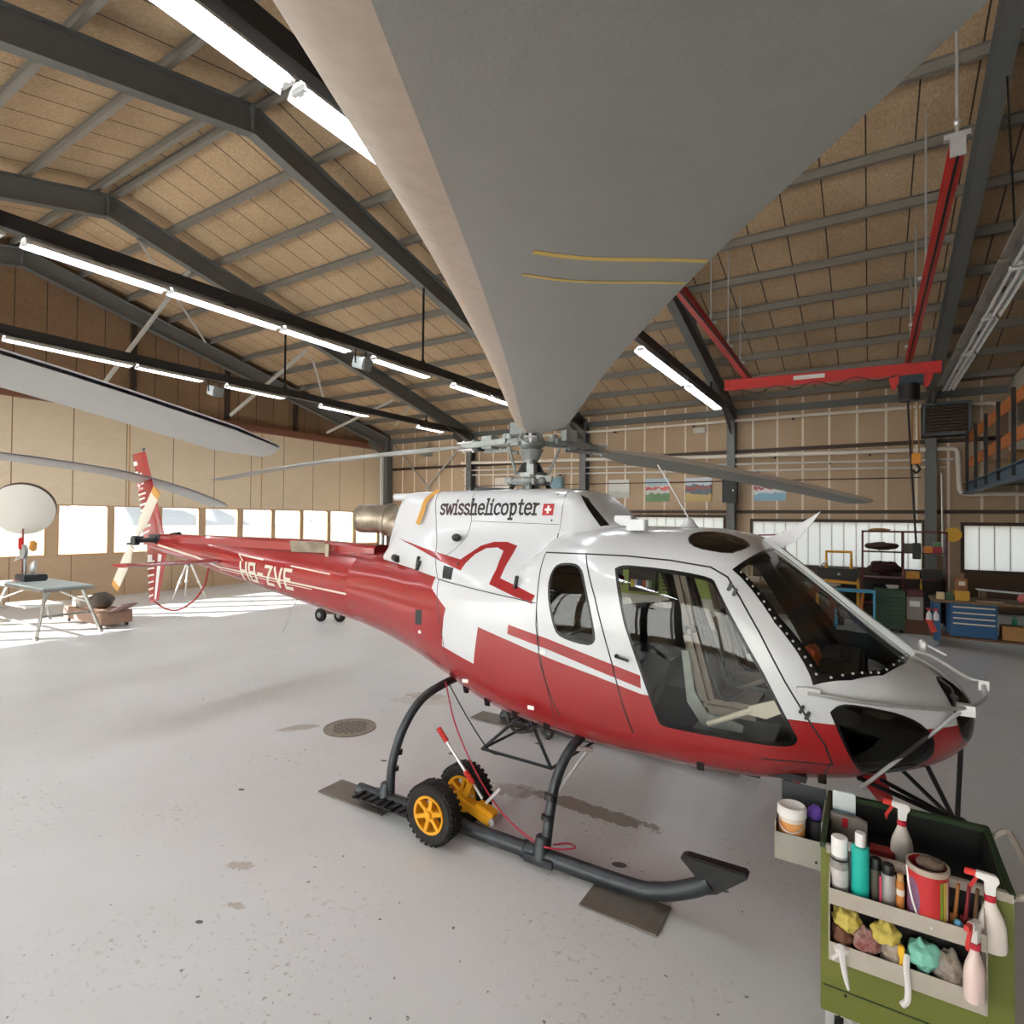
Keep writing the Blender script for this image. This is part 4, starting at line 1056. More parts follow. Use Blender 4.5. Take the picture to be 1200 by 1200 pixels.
for x0, x1, z0, z1 in bw: b.mi = 1; b.bx(x0, x1, YB, YB+.15, 0, z0); b.mi = 0; b.bx(x0, x1, YB, YB+.15, z1, 6.19)
b.struct('wall_back', [H_['wallboard'], mat('dark_brown_lower_wall', (82, 62, 46), .7, var=.3)], smooth=0)
for x0, x1, z0, z1 in bw:
    wn += 1; b = MB(); b.bx(x0, x1, YB+.05, YB+.06, z0, z1); o = b.struct('window_%d' % wn, H_['frost'], smooth=0)
    b = MB(); n = int((x1-x0)/.30)
    for k in range(1, n): b.bx(x0+(x1-x0)*k/n-.008, x0+(x1-x0)*k/n+.008, YB+.03, YB+.08, z0, z1)
    b.fin('glazing_bar', H_['pipe2'], o, world=True, smooth=0)
    b = MB(); b.bx(x0-.08, x1+.08, YB-.03, YB, z1, z1+.09); b.bx(x0-.08, x1+.08, YB-.03, YB, z0-.09, z0); b.bx(x0-.08, x0, YB-.03, YB, z0, z1); b.bx(x1, x1+.08, YB-.03, YB, z0, z1); b.fin('window_frame', H_['girt'], o, world=True, smooth=0)
b = MB(); b.bx(XL, XR, YB-.06, YB, 4.55, 4.66); b.struct('trim_5', H_['girt'], smooth=0)
b = MB(); b.bx(XL, XR, YB-.10, YB, 5.78, 5.98); b.struct('trim_6', H_['steel'], smooth=0)
b = MB(); b.bx(XL, XR, YB-.05, YB, 2.62, 2.72); b.struct('trim_7', H_['girt'], smooth=0)
# right and front walls (out of the picture, they keep the light in)
b = MB(); b.bx(XR, XR+.15, YF, YB, 0, 9.6); b.struct('wall_right', H_['gable'], smooth=0)
fill_panes = [(-18.2, -13.0), (-12.7, -7.5), (-7.2, -2.0), (-1.7, 3.6)]  # unseen translucent panes, added as a soft light source behind the camera
b = MB(); b.bx(XL, XR, YF-.12, YF, 5.3, 6.2); b.bx(XL, XR, YF-.12, YF, 0, .5); e = [XL]+[q for w in fill_panes for q in w]+[XR]
for k in range(0, len(e), 2): b.bx(e[k], e[k+1], YF-.12, YF, .5, 5.3)
b.struct('wall_front', H_['door'], smooth=0)
for x0, x1 in fill_panes:
    wn += 1; b = MB(); b.bx(x0, x1, YF-.07, YF-.06, .5, 5.3); o = b.struct('window_%d' % wn, H_['frost'], smooth=0)
    b = MB()
    for k in range(1, 5): b.bx(x0+(x1-x0)*k/5-.03, x0+(x1-x0)*k/5+.03, YF-.1, YF-.02, .5, 5.3)
    b.fin('glazing_bar', H_['pipe2'], o, world=True, smooth=0)

# cross bracing on the back wall and between the roof frames
def brace(label, segs, w=.06, group=None):
    t = thing('cross_brace', label, 'brace', segs[0][0], 0, group)
    for a, c in segs:
        b = MB(); b.bar(a, c, w, .05, (0, 1, .2)); b.fin('brace_bar', H_['brace'], t, world=True, smooth=0)
brace('pale diagonal cross brace on the back wall beside the tan door corner', [((-18.5, 19.35, 5.75), (-16.3, 19.35, 3.6)), ((-14.3, 19.35, 5.75), (-16.6, 19.3, 3.6))])
brace('pale steel strut crossing behind the middle lamp row near the ridge', [((-14.05, 7.58, 8.34), (-16.2, 6.58, 5.47)), ((-14.05, 6.43, 8.6), (-16.4, 9.33, 7.45))], .10)
brace('pale steel strut slanting down behind the far lamp row, left of its drop rod', [((-14.1, 11.08, 7.31), (-16.8, 10.39, 5.5)), ((-14.1, 11.27, 7.1), (-16.2, 13.48, 6.44))], .09)
brace('pale steel strut farthest along the roof, over the exhaust end of the hangar', [((-14.1, 14.75, 6.52), (-16.9, 14.2, 5.48)), ((-14.1, 15.72, 6.63), (-16.4, 17.17, 6.09))], .08)

# lighting rails and fluorescent lamps
def rail(x, y0, y1, rods, label):
    t = thing('lighting_rail', label, 'lighting rail', (x, y0, 5.8))
    b = MB(); b.bx(x-.07, x+.07, y0, y1, 5.80, 5.99); b.fin('channel', H_['railing'], t, world=True, smooth=0)
    for y in rods:
        b = MB(); b.cyl((x, y, 5.95), (x, y, rz(y, 8.85)), .028, seg=8); b.ell((x, y, 6.02), (.06, .06, .05), 8, 6); b.fin('drop_rod', H_['blackp'], t, world=True)
    return t
rail(-8.86, YF+.5, 18.9, (-2.5, 10.2, 16.4), 'long dark lighting rail carrying the near row of lit lamps')
rail(-14.05, YF+.5, 18.9, (-2.5, 10.3, 16.4), 'long dark lighting rail carrying the far row of lit lamps')
rail(-3.75, YF+.5, 18.9, (-2.5, 6.2, 16.4), 'dark lighting rail running behind the overhead rotor blade')
nl = 0
def lamp(x, y0, y1, z, label, group, lit=True):
    t = thing('fluorescent_lamp', label, 'lamp', (x, (y0+y1)/2, z), 0, group)
    b = MB(); G = []
    for y in (y0, y1): G.append([(x-.12, y, z-.005), (x-.09, y, z+.05), (x-.04, y, z+.09), (x+.04, y, z+.09), (x+.09, y, z+.05), (x+.12, y, z-.005)])
    b.grid(G); b.fin('reflector', H_['housing'], t, world=True, smooth=0)
    for dx in ((-.045, .045)):
        b = MB(); b.cyl((x+dx, y0+.04, z+.03), (x+dx, y1-.04, z+.03), .024, seg=10); b.fin('lamp_tube', H_['tube'] if lit else H_['tubeoff'], t, world=True)
    for y in (y0+.03, y1-.03):
        b = MB(); b.box((x, y, z+.035), (.14, .05, .05)); b.fin('lamp_holder', H_['housing'], t, world=True, smooth=0)
    b = MB(); b.bx(x-.03, x+.03, (y0+y1)/2-.1, (y0+y1)/2+.1, z+.085, 5.80 if lit else z+.12); b.fin('mount', H_['railing'], t, world=True, smooth=0)
    return t
Z_ = 5.68
rowA = [(-7.2, -5.5), (-5.3, -3.6), (-3.4, -1.7), (-1.5, .2), (.5, 2.55), (2.75, 4.45), (4.5, 6.38), (6.45, 8.0), (8.62, 10.43), (11.35, 12.95), (13.0, 14.6), (15.2, 16.8)]
nmA = {4: 'cut off by the left picture edge', 5: 'second from the left picture edge', 6: 'third from the left picture edge', 7: 'just left of the camera box on the rail', 8: 'just right of the camera box on the rail', 9: 'first of two joined tubes left of the rotor hub', 10: 'nearest the root of the overhead blade', 11: 'behind the root of the overhead blade'}
for k, (a, c) in enumerate(rowA):
    if k < 4 or k == 11: lamp(-8.86, a, c, Z_, 'lit lamp of the near row, beyond the left picture edge' if k < 4 else 'lit lamp of the near row, '+nmA[k], 'near row of fluorescent lamps')
    else: lamp(-8.86, a, c, Z_, 'lit lamp of the near row, '+nmA[k], 'near row of fluorescent lamps')
rowB = [(-7, -5.2), (-4.6, -2.8), (-2, -.2), (.6, 2.3), (2.4, 4.0), (4.1, 6.36), (6.45, 7.96), (8.57, 10.29), (11.55, 13.5), (15.95, 17.4)]
nmB = ['beyond the left picture edge']*4+[ 'cut by the left picture edge', 'the longest one at left', 'ending at its camera box', 'just right of its camera box', 'right of the drop rod', 'farthest toward the back wall']
for k, (a, c) in enumerate(rowB): lamp(-14.05, a, c, Z_+.02, 'lit lamp of the far row, '+nmB[k], 'far row of fluorescent lamps')
rowC = [(-7, -5.2), (-4.6, -2.8), (-2.2, -.4), (.2, 1.0), (1.1, 2.76), (2.82, 4.5), (4.6, 6.3), (7.2, 8.9), (10.6, 13.9), (14.1, 17.4)]
nmC = ['above the picture edge']*4+[ 'large at the top picture edge', 'running under the left blade edge', 'behind the grey blade', 'behind the grey blade', 'right of the blade, near half', 'right of the blade, far half']
for k, (a, c) in enumerate(rowC): lamp(-3.75, a, c, Z_-.06, 'lit lamp above the helicopter, '+nmC[k], 'lamp row over the helicopter')
for k, (a, c) in enumerate(((5.0, 6.6), (6.7, 8.3), (8.4, 10.2), (10.3, 12.2), (12.3, 15.4))):
    t = lamp(1.4, a, c, 5.2, 'unlit lamp of the dark row right of the crane, '+['nearest one', 'second nearest', 'cut by the right picture edge', 'second along the row', 'at its far end'][k], 'unlit lamps at right', False)
    b = MB(); b.bx(1.24, 1.56, a, c, 5.32, 5.36); b.fin('lamp_tray', H_['purlin'], t, world=True, smooth=0)
b = MB(); b.cyl((1.55, 9.3, 5.36), (1.45, 9.3, 8.2), .012, seg=6); b.top('hanger_wire', H_['blackp'], 'thin dark wire holding up the unlit lamp row', 'wire')
# small camera boxes on the two lit rows
for x, y, lb in ((-8.86, 8.28, 'grey floodlight box hung on the near lighting rail'), (-14.05, 8.25, 'grey floodlight box hung on the far lighting rail')):
    t = thing('floodlight', lb, 'lamp', (x, y, 5.45)); b = MB(); b.box((x+.05, y, 5.52), (.34, .26, .24), rot(0, .3, 0)); b.fin('lamp_body', M['gray'], t, world=True, bev=.02)
    b = MB(); b.box((x+.2, y-.02, 5.50), (.04, .22, .20), rot(0, .3, 0)); b.fin('lens', M['glass'], t, world=True)
    b = MB(); b.tube([(x, y-.15, 5.80), (x, y-.15, 5.52), (x, y+.15, 5.52), (x, y+.15, 5.80)], .015, 6); b.fin('bracket', H_['blackp'], t, world=True)

# pipes on the back wall
def pipe(label, pts, r, m, clips=()):
    t = thing('wall_pipe', label, 'pipe', pts[0]); b = MB(); b.tube(pts, r, 12); b.fin('pipe_run', m, t, world=True)
    for x, z in clips:
        b = MB(); b.box((x, YB-.06, z), (.05, .16, r*3)); b.fin('pipe_clip', H_['dark'], t, world=True, smooth=0)
pipe('upper cream pipe along the back wall just below the roof', [(-12.0, 19.25, 5.60), (1.2, 19.25, 5.56), (2.75, 19.25, 5.50), (2.82, 19.25, 5.44), (2.82, 19.25, 4.7)], .05, H_['cream'], [(-7.8, 5.59), (-5.0, 5.58), (-2.0, 5.57)])
pipe('thick cream pipe along the back wall that drops in a step at right', [(-14.5, 19.2, 4.70), (-9, 19.2, 4.58), (-4, 19.2, 4.44), (1.86, 19.2, 4.36), (1.95, 19.2, 4.33), (1.98, 19.2, 4.24), (2.02, 19.2, 3.24), (2.06, 19.2, 3.17), (2.15, 19.2, 3.14), (6.5, 19.2, 3.10)], .062, H_['cream'], [(-12, 4.65), (-6.6, 4.52), (-2.5, 4.42), (0, 4.38)])
pipe('thin pale pipe directly below the thick cream pipe', [(-14.5, 19.3, 4.40), (-4, 19.3, 4.19), (1.9, 19.3, 4.08)], .03, H_['pipe2'], [(-11, 4.34), (-1, 4.13)])
pipe('lowest thin pale pipe on the back wall under the two others', [(-14.5, 19.32, 4.20), (-4, 19.32, 3.98), (1.75, 19.32, 3.88)], .028, H_['pipe2'], [(-10, 4.08), (-3, 3.96)])
pipe('thin silver conduit standing on the column by the yellow oval', [(1.58, 18.98, 3.70), (1.62, 18.98, 3.68), (1.64, 18.98, 1.5)], .025, M['steel'])
pipe('thin dark brown conduit along the wall boards above the posters', [(-14.5, 19.44, 3.74), (1.2, 19.44, 3.62)], .015, H_['girt'])
# posters
def pict(name):
    m = bpy.data.materials.new(name); m.use_nodes = True; return m
def poster_mat(name, sky, mid, low, acc, seed):
    m = pict(name); nt = m.node_tree; b = nt.nodes['Principled BSDF']; b.inputs['Roughness'].default_value = .35; N = nt.nodes.new; L = nt.links.new
    tc = N('ShaderNodeTexCoord'); sp = N('ShaderNodeSeparateXYZ'); L(tc.outputs['Generated'], sp.inputs[0]); ns = N('ShaderNodeTexNoise'); ns.inputs['Scale'].default_value = 5; ns.inputs['Detail'].default_value = 5; ns.noise_dimensions = '4D'; ns.inputs['W'].default_value = seed; L(tc.outputs['Generated'], ns.inputs['Vector'])
    ad = N('ShaderNodeMath'); ad.operation = 'MULTIPLY_ADD'; ad.inputs[1].default_value = .55; L(ns.outputs['Fac'], ad.inputs[0]); L(sp.outputs['Z'], ad.inputs[2])
    cr = N('ShaderNodeValToRGB'); cr.color_ramp.interpolation = 'CONSTANT'; el = cr.color_ramp.elements; el[0].color = lin(low)+(1,); el[1].position = .62; el[1].color = lin(mid)+(1,); q = el.new(.80); q.color = lin(acc)+(1,); q = el.new(.90); q.color = lin(mid)+(1,); q = el.new(1.0-.02); q.color = lin(sky)+(1,)
    L(ad.outputs[0], cr.inputs[0]); L(cr.outputs[0], b.inputs['Base Color']); return m
for x0, x1, z0, z1, lb, mt in ((-8.04, -7.27, 3.16, 3.82, 'pale poster with a tiny red aircraft, leftmost on the back wall', poster_mat('p1', (224, 222, 214), (214, 214, 208), (196, 196, 184), (222, 220, 214), 1)),
    (-6.65, -5.82, 3.02, 3.82, 'poster with green meadow and red band, second on the back wall', poster_mat('p2', (176, 196, 206), (206, 206, 200), (92, 132, 78), (196, 70, 66), 4)),
    (-5.28, -4.42, 3.0, 3.80, 'poster with yellow hillside and dark mountains, beside the black column box', poster_mat('p3', (206, 218, 224), (84, 96, 104), (190, 158, 88), (150, 70, 66), 9)),
    (-3.12, -2.20, 3.02, 3.70, 'blue and white mountain poster right of the column, crossed by a rotor blade', poster_mat('p4', (120, 134, 142), (226, 226, 226), (130, 178, 200), (176, 80, 84), 14))):
    b = MB(); b.bx(x0, x1, YB-.025, YB-.001, z0, z1); b.top('poster', mt, lb, 'poster', 'posters on the back wall', smooth=0)
# wall boxes
def wbox(name, x0, x1, z0, z1, d, m, lb, cat, y=YB):
    t = thing(name, lb, cat, ((x0+x1)/2, y-d, z0)); b = MB(); b.bx(x0, x1, y-d, y-.002, z0, z1); b.fin('casing', m, t, world=True, bev=.012)
    b = MB(); b.bx(x0+.04, x1-.04, y-d-.012, y-d, z0+.04, z1-.04); b.fin('cover', m, t, world=True, bev=.006)
    b = MB(); b.cyl((x1-.1, y-d-.03, (z0+z1)/2), (x1-.1, y-d, (z0+z1)/2), .025, seg=10); b.fin('latch', M['steel'], t, world=True)
wbox('electrical_box', -10.35, -9.85, 3.42, 3.98, .2, mat('pale_blue_box', (128, 160, 172), .5), 'pale blue electrical box on the back wall above the cowling lettering', 'electrical box')
wbox('electrical_box', -11.6, -10.9, 3.4, 3.8, .18, mat('grey_blue_box', (150, 164, 168), .5), 'grey blue low electrical box behind the rotor mast', 'electrical box')
wbox('notice_board', -13.0, -12.0, 3.55, 4.05, .04, H_['cream'], 'blank cream notice board behind the rotor mast', 'board')
wbox('speaker_box', -3.93, -3.50, 2.95, 3.70, .3, H_['blackp'], 'dark box mounted on the column left of the blue poster', 'box', 19.0)
wbox('wall_camera', -16.8, -16.3, 5.1, 5.5, .3, M['gray'], 'small grey device on the back wall left of the rotor head', 'device')
wbox('junction_box', -5.0, -4.6, 5.28, 5.46, .16, H_['white'], 'small white junction box under the upper cream pipe', 'box')
# louvred heater
t = thing('unit_heater', 'louvred grey wall heater at the right end of the cream pipes', 'heater', (1.68, 18.75, 4.66)); b = MB(); b.bx(1.18, 2.20, 18.65, 19.15, 4.66, 5.52); b.fin('casing', H_['dark'], t, world=True, smooth=0)
b = MB(); 
for a, c in (((1.18, 4.66), (1.24, 5.52)), ((2.14, 4.66), (2.20, 5.52)), ((1.18, 4.66), (2.20, 4.72)), ((1.18, 5.46), (2.20, 5.52))): b.bx(a[0], c[0], 18.58, 18.66, a[1], c[1])
b.fin('front_frame', mat('slate_grey', (92, 102, 110), .5), t, world=True, smooth=0)
for k in range(9):
    b = MB(); b.box((1.69, 18.62, 4.77+.082*k), (.90, .07, .012), rot(.6, 0, 0)); b.fin('louvre', mat('brown_louvre', (96, 76, 58), .5) if k == 0 else bpy.data.materials['brown_louvre'], t, world=True, smooth=0)
# oval sign
b = MB(); b.cyl((1.86, 19.02, 2.06), (1.86, 19.06, 2.06), .19, seg=28); o = b.top('round_sign', mat('yellow_sign', (236, 184, 52), .5), 'round yellow sign on the dark column over the workshop', 'sign')

# overhead crane
t = thing('bridge_crane', 'red overhead crane bridge with hoist running on two runways below the roof', 'crane', (-.9, 14.3, 5.4))
b = MB(); b.ibeam((-2.95, 14.3, 5.60), (1.22, 14.3, 5.50), .24, .14, .02, .09); b.fin('bridge_beam', H_['red'], t, world=True, smooth=0)
b = MB(); b.box((-1.15, 14.22, 5.58), (.62, .02, .09), rot(0, .02, 0)); b.fin('white_plate', M['flagwhite'], t, world=True)
for x in (.42, .98):
    b = MB(); b.prism([(x-.09, 5.36), (x+.09, 5.40), (x+.09, 5.28), (x+.02, 5.12), (x-.03, 5.12)], .10, Matrix(((1, 0, 0), (0, 0, -1), (0, 1, 0))), (0, 14.3, 0)); b.fin('trolley_plate', H_['red'], t, world=True, smooth=0)
b = MB(); b.bx(.52, .92, 14.15, 14.45, 5.20, 5.38); b.fin('trolley_motor', mat('dark_blue_motor', (24, 46, 62), .4), t, world=True, bev=.02)
b = MB(); b.cyl((.68, 14.3, 4.86), (.68, 14.3, 5.22), .19, seg=20); h = b.fin('hoist_drum', H_['blackp'], t, world=True, bev=.02)
for dx in (.06, .17):
    b = MB(); b.cyl((.68+dx, 14.3, 3.76), (.68+dx*.9, 14.3, 4.9), .012, seg=6); b.fin('chain', mat('brass_chain', (150, 110, 60), .4, metal=.6) if dx == .06 else bpy.data.materials['brass_chain'], t, world=True)
b = MB(); b.bx(.72, .88, 14.22, 14.38, 3.56, 3.78); b.fin('hook_block', mat('hoist_yellow', (226, 150, 34), .5), t, world=True, bev=.02)
b = MB(); b.tube(spline([(.80, 14.3, 3.56), (.86, 14.3, 3.46), (.80, 14.3, 3.38), (.75, 14.3, 3.44)], 5), .022, 8); b.fin('hook', H_['blackp'], t, world=True)
b = MB(); b.tube([(.66, 14.3, 4.9), (.72, 14.3, 3.5), (.80, 14.3, 1.95)], .020, 8); b.fin('pendant_cable', H_['blackp'], t, world=True)
b = MB(); b.bx(.74, .88, 14.25, 14.35, 1.62, 1.95); b.fin('pendant_control', H_['blackp'], t, world=True, bev=.01)
b = MB(); fest = []
for k in range(4): fest += [(-2.6+.78*k, 14.2, 5.46), (-2.2+.78*k, 14.2, 5.33)]
b.tube(spline(fest+[(.5, 14.2, 5.42)], 4), .009, 6); b.fin('festoon_cable', H_['blackp'], t, world=True)
for x0, x1, y0, y1, lb in ((-2.36, -2.50, 6.0, 15.2, 'left red crane runway, running up behind the grey blade'), (.68, .70, 6.55, 15.2, 'right red crane runway with an open near end')):
    t = thing('crane_runway', lb, 'crane rail', (x0, y0, 5.6), 0, 'crane runways')
    b = MB(); b.ibeam((x0, y0, 5.80), (x1, y1, 5.80), .16, .11, .02, .03); b.fin('runway_beam', H_['red'], t, world=True, smooth=0)
    b = MB(); b.bx(x0-.012, x0+.012, y0, y1, 5.705, 5.718); b.fin('slot', H_['blackp'], t, world=True, smooth=0)
    b = MB(); b.bx(x0-.06, x0+.06, y0-.012, y0+.012, 5.71, 5.89); b.fin('end_stop', M['steel'], t, world=True, smooth=0)
    for y in ((10.6, 12.2, 13.6) if x0 < 0 else (6.6, 10.2, 12.5, 14.0)):
        b = MB(); xx = x0+(x1-x0)*(y-y0)/(y1-y0); b.cyl((xx, y, 5.88), (xx, y, rz(y, 9.4)), .014, seg=6); b.box((xx, y, 5.92), (.20, .06, .05)); b.ell((xx, y, 6.05), (.03, .03, .04), 8, 6); b.fin('hanger_rod', M['steel'], t, world=True)

# mezzanine at right
t = thing('mezzanine', 'mezzanine deck with orange board railing and blue edge beam along the right side', 'mezzanine', (2.1, 11, 0))
b = MB(); b.bx(2.2, XR, -3.0, YB, 3.36, 3.44); b.fin('deck', H_['dark'], t, world=True, smooth=0)  # near stretch added out of view to keep floor light off the roof
b = MB(); b.ibeam((2.14, -3.0, 3.26), (2.14, 19.1, 3.26), .26, .16, .02, .012); b.fin('edge_beam', H_['bluebeam'], t, world=True, smooth=0)
for y in (-2.8, 4.0, 10.9, 18.6):
    b = MB(); b.ibeam((4.6, y, 0), (4.6, y, 3.36), .18, .16, .015, .012, up=(0, 1, 0)); b.fin('support_column', H_['bluebeam'], t, world=True, smooth=0)
for k, y in enumerate((-2.4, -1, .4, 1.8, 3.2, 4.6, 6, 7.4, 8.8, 10.2, 11.6, 13.0, 14.4, 15.8, 17.2, 18.6)):
    b = MB(); b.bx(2.08, 2.14, y-.035, y+.035, 3.2, 4.72); b.fin('railing_post', H_['blackp'], t, world=True, smooth=0)
for z in (3.78, 4.42):
    b = MB(); b.bx(2.14, 2.17, -2.8, 19.0, z, z+.24); b.fin('railing_board', H_['orange'], t, world=True, bev=.006)
b = MB(); b.bx(3.05, XR, 15.0, 19.4, 3.44, 6.05); b.mi = 1; b.bx(3.02, 3.05, 15.6, 18.2, 4.35, 5.45); b.struct('wall_office', [H_['white'], mat('dark_blue_window', (20, 26, 38), .15)], smooth=0)
for k, (y, z, s) in enumerate(((18.3, 3.44, .34), (17.4, 3.44, .42), (16.3, 3.44, .36), (14.8, 3.44, .4))):
    b = MB(); b.bx(2.35, 2.35+s, y-s/2, y+s/2, z, z+s*.9); b.top('carton', mat('carton_%d' % k, (196-14*k, 178-20*k, 150-24*k), .8), ['pale small carton at the far end of the mezzanine railing', 'cream carton behind the railing posts of the mezzanine', 'tan carton in the middle of the mezzanine edge', 'brown carton at the near end of the mezzanine edge'][k], 'carton', 'cartons on the mezzanine', bev=.006)

# outdoors seen through the door windows
b = MB(); b.bx(-200, XL-.32, -150, 200, -.3, -.22); b.bx(XL-.32, 60, -150, YF-.32, -.3, -.22); b.bx(XL-.32, 60, YB+.32, 200, -.3, -.22); b.bx(XR+.25, 60, YF-.32, YB+.32, -.3, -.22); b.struct('ground', mat('pale_apron', (176, 172, 156), .9, var=.2, vscale=.05))
b = MB(); G = []
for i in range(60):
    y = -150+350*i/59; h = 5+4*math.sin(i*.5)+3*math.sin(i*1.3+1)
    G.append([(-175, y, -.25), (-185, y, h*.6), (-200, y, h)])
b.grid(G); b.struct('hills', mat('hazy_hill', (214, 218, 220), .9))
# daylight
w = bpy.data.worlds.new('sky'); SC.world = w; w.use_nodes = True
bg = w.node_tree.nodes['Background']; bg.inputs[0].default_value = (.93, .97, 1, 1); bg.inputs[1].default_value = .85
sl = bpy.data.lights.new('sun', 'SUN'); sl.energy = 22; sl.angle = math.radians(.6); sl.color = (1, .98, .96); so = bpy.data.objects.new('sun', sl); COL.objects.link(so)
az, elv = math.radians(47), math.radians(16.5); d = V((math.cos(az)*math.cos(elv), math.sin(az)*math.cos(elv), -math.sin(elv))); so.rotation_euler = d.to_track_quat('-Z', 'Y').to_euler()
so.location = (-40, -30, 20)
vs.exposure = .55
# ------------------------------------------------------------------ loose things
def stand_rotor(label, hub, az, zr, base):
    t = thing('rotor_stand', label, 'rotor blade', (hub[0], hub[1], 0))
    e = V((math.cos(az), math.sin(az), 0)); l = V((math.sin(az), -math.cos(az), 0)); up = V((0, 0, 1))
    b = MB(); G = []; NR = 30; c = .35; pr = []
    for k in range(20):
        s = (1-math.cos(PI*k/10))/2 if k <= 10 else (1-math.cos(PI*(20-k)/10))/2
        th = .6*(.2969*math.sqrt(max(s, 0))-.126*s-.3516*s*s+.2843*s**3-.1015*s**4); pr.append((s, th if k <= 10 else -th))
    for i in range(NR+1):
        r = .5+4.845*i/NR; z = pchip([p[0] for p in zr], [p[1] for p in zr], r); cc = c*min(1, .4+max(0, r-.55))*(1-.45*max(0, (r-5.2)/.145)); cl, sl = math.cos(base), math.sin(base); row = []
        for s, th in pr:
            x = (.30-s)*cc; y = th*cc; row.append(e*r+l*(x*cl-y*sl)+up*(z+x*sl+y*cl))
        G.append(row)
    b.grid(G, False, False); b.mi = 0
    for row in (G[0], G[-1]): b.mesh(row, [list(range(len(row)))])
    b.bm.faces.ensure_lookup_table()
    b.fin('rotor_blade', [mat('pale_grey_blade', (186, 184, 180), .45, var=.1, vscale=5)], t, split=False)
    b = MB(); b.cyl((0, 0, .1), (0, 0, 3.0), .08, seg=16); b.cyl((0, 0, 2.98), (0, 0, 3.12), .2, seg=20); b.bar((0, 0, 3.06), e*.62+up*zr[0][1], .12, .06, up); b.fin('mast', M['dgray'], t)
    for k in range(3):
        a = 2*PI*k/3+.4; b = MB(); b.bar((0, 0, .5), (.5*math.cos(a), .5*math.sin(a), .03), .06, .06); b.fin('leg', M['dgray'], t)
    return t
stand_rotor('broad pale rotor blade drooping in from the left edge above the tan door', (-3.54, -3.72), math.radians(72.5), [(.4, 3.06), (2.5, 3.02), (4.0, 2.90), (4.6, 2.79), (5.345, 2.61)], .14)
stand_rotor('slender pale rotor blade from the left edge with its tip before the tail fin', (-8.0, 1.6), math.radians(117), [(.4, 3.06), (2.5, 3.0), (4, 2.83), (5.345, 2.57)], .16)

# wheel set clamped on the near skid
t = thing('ground_wheels', 'pair of knobbly black wheels with yellow hubs clamped on the near skid', 'transport wheels', (-2.69, 3.45, 0))
def wheel(y, x=-2.69, z=.22, r=.22):
    R = Matrix(((1, 0, 0), (0, 0, -1), (0, 1, 0)))
    b = MB(); w = .068
    b.lathe([(r*.60, -w*.75), (r*.72, -w*.95), (r*.88, -w), (r*.97, -w*.7), (r, -w*.3), (r, w*.3), (r*.97, w*.7), (r*.88, w), (r*.72, w*.95), (r*.60, w*.75), (r*.60, -w*.75)], (x, y, z), 40, R)
    for k in range(30):
        a = 2*PI*k/30
        for q, dy in ((0, -.046), (.10, -.016), (0, .014), (.10, .046)):
            c = V((x+(r-.004)*math.cos(a+q), y+dy, z+(r-.004)*math.sin(a+q))); b.box(c, (.010, .024, .026), rot(0, -(a+q), 0))
    ty = b.fin('tyre', M['rubber'], t, world=True, split=False)
    b = MB(); hy = mat('yellow_hub', (232, 166, 32), .4, var=.2) if 'yellow_hub' not in bpy.data.materials else bpy.data.materials['yellow_hub']
    b.lathe([(r*.53, -.062), (r*.62, -.066), (r*.62, .066), (r*.53, .062), (r*.53, -.062)], (x, y, z), 32, R); b.cyl((x, y-.055, z), (x, y+.055, z), .05, seg=18); b.cyl((x, y-.075, z), (x, y-.05, z), .03, seg=14)
    for k in range(6):
        a = 2*PI*k/6+.3; b.bar((x+.03*math.cos(a), y-.035, z+.03*math.sin(a)), (x+r*.57*math.cos(a), y-.045, z+r*.57*math.sin(a)), .03, .046, (0, 1, 0))
    b.fin('wheel_hub', hy, t, world=True, bev=.003); return hy
hy = wheel(3.27); wheel(3.66)
b = MB(); b.cyl((-2.69, 3.30, .22), (-2.69, 3.64, .22), .022, seg=12); b.fin('axle', M['steel'], t, world=True)
b = MB(); b.bar((-2.69, 3.53, .24), (-2.36, 3.55, .13), .09, .07); b.box((-2.42, 3.55, .18), (.16, .08, .08), rot(0, .3, 0)); b.bar((-2.6, 3.53, .26), (-2.55, 3.54, .36), .05, .03, (0, 1, 0)); b.fin('bracket', hy, t, world=True, bev=.006)
b = MB(); b.cyl((-2.34, 3.50, .14), (-2.34, 3.62, .14), .025, seg=10); b.bar((-2.40, 3.52, .26), (-2.30, 3.55, .38), .02, .02); b.fin('pin', M['steel'], t, world=True)
b = MB(); b.cyl((-2.46, 3.56, .26), (-2.89, 3.56, .70), .012, seg=8); h = b.fin('lever', M['steel'], t, world=True)
for a, c in ((.20, .38), (.80, 1.0)):
    A = V((-2.46, 3.56, .26)); D = V((-.43, 0, .44)); b = MB(); pts = [A+D*(a+(c-a)*i/12) for i in range(13)]; b.tube(pts, [.018+.005*(i % 2) for i in range(13)], 10); b.fin('red_grip', mat('red_grip', (206, 52, 44), .5) if a < .5 else bpy.data.materials['red_grip'], t, world=True)
# red cord from the belly to the skid
b = MB(); pts = spline([(-2.98, 3.76, 1.0), (-2.80, 3.66, .72), (-2.55, 3.60, .42), (-2.25, 3.52, .22), (-1.95, 3.44, .155), (-1.80, 3.42, .16), (-1.68, 3.52, .15), (-1.74, 3.56, .145), (-1.82, 3.48, .15)], 8); b.tube(pts, .006, 6); b.top('cord', mat('red_cord', (170, 36, 60), .7), 'thin red cord sagging from the belly to the near skid', 'cord')
b = MB(); b.tube(spline([(-2.98, 3.80, .98), (-2.82, 3.86, .70), (-2.70, 4.0, .42), (-2.66, 4.16, .335)], 6), .006, 6); b.top('tie_cord', M['belt'], 'thin dark cord from the belly to the cargo frame', 'cord')
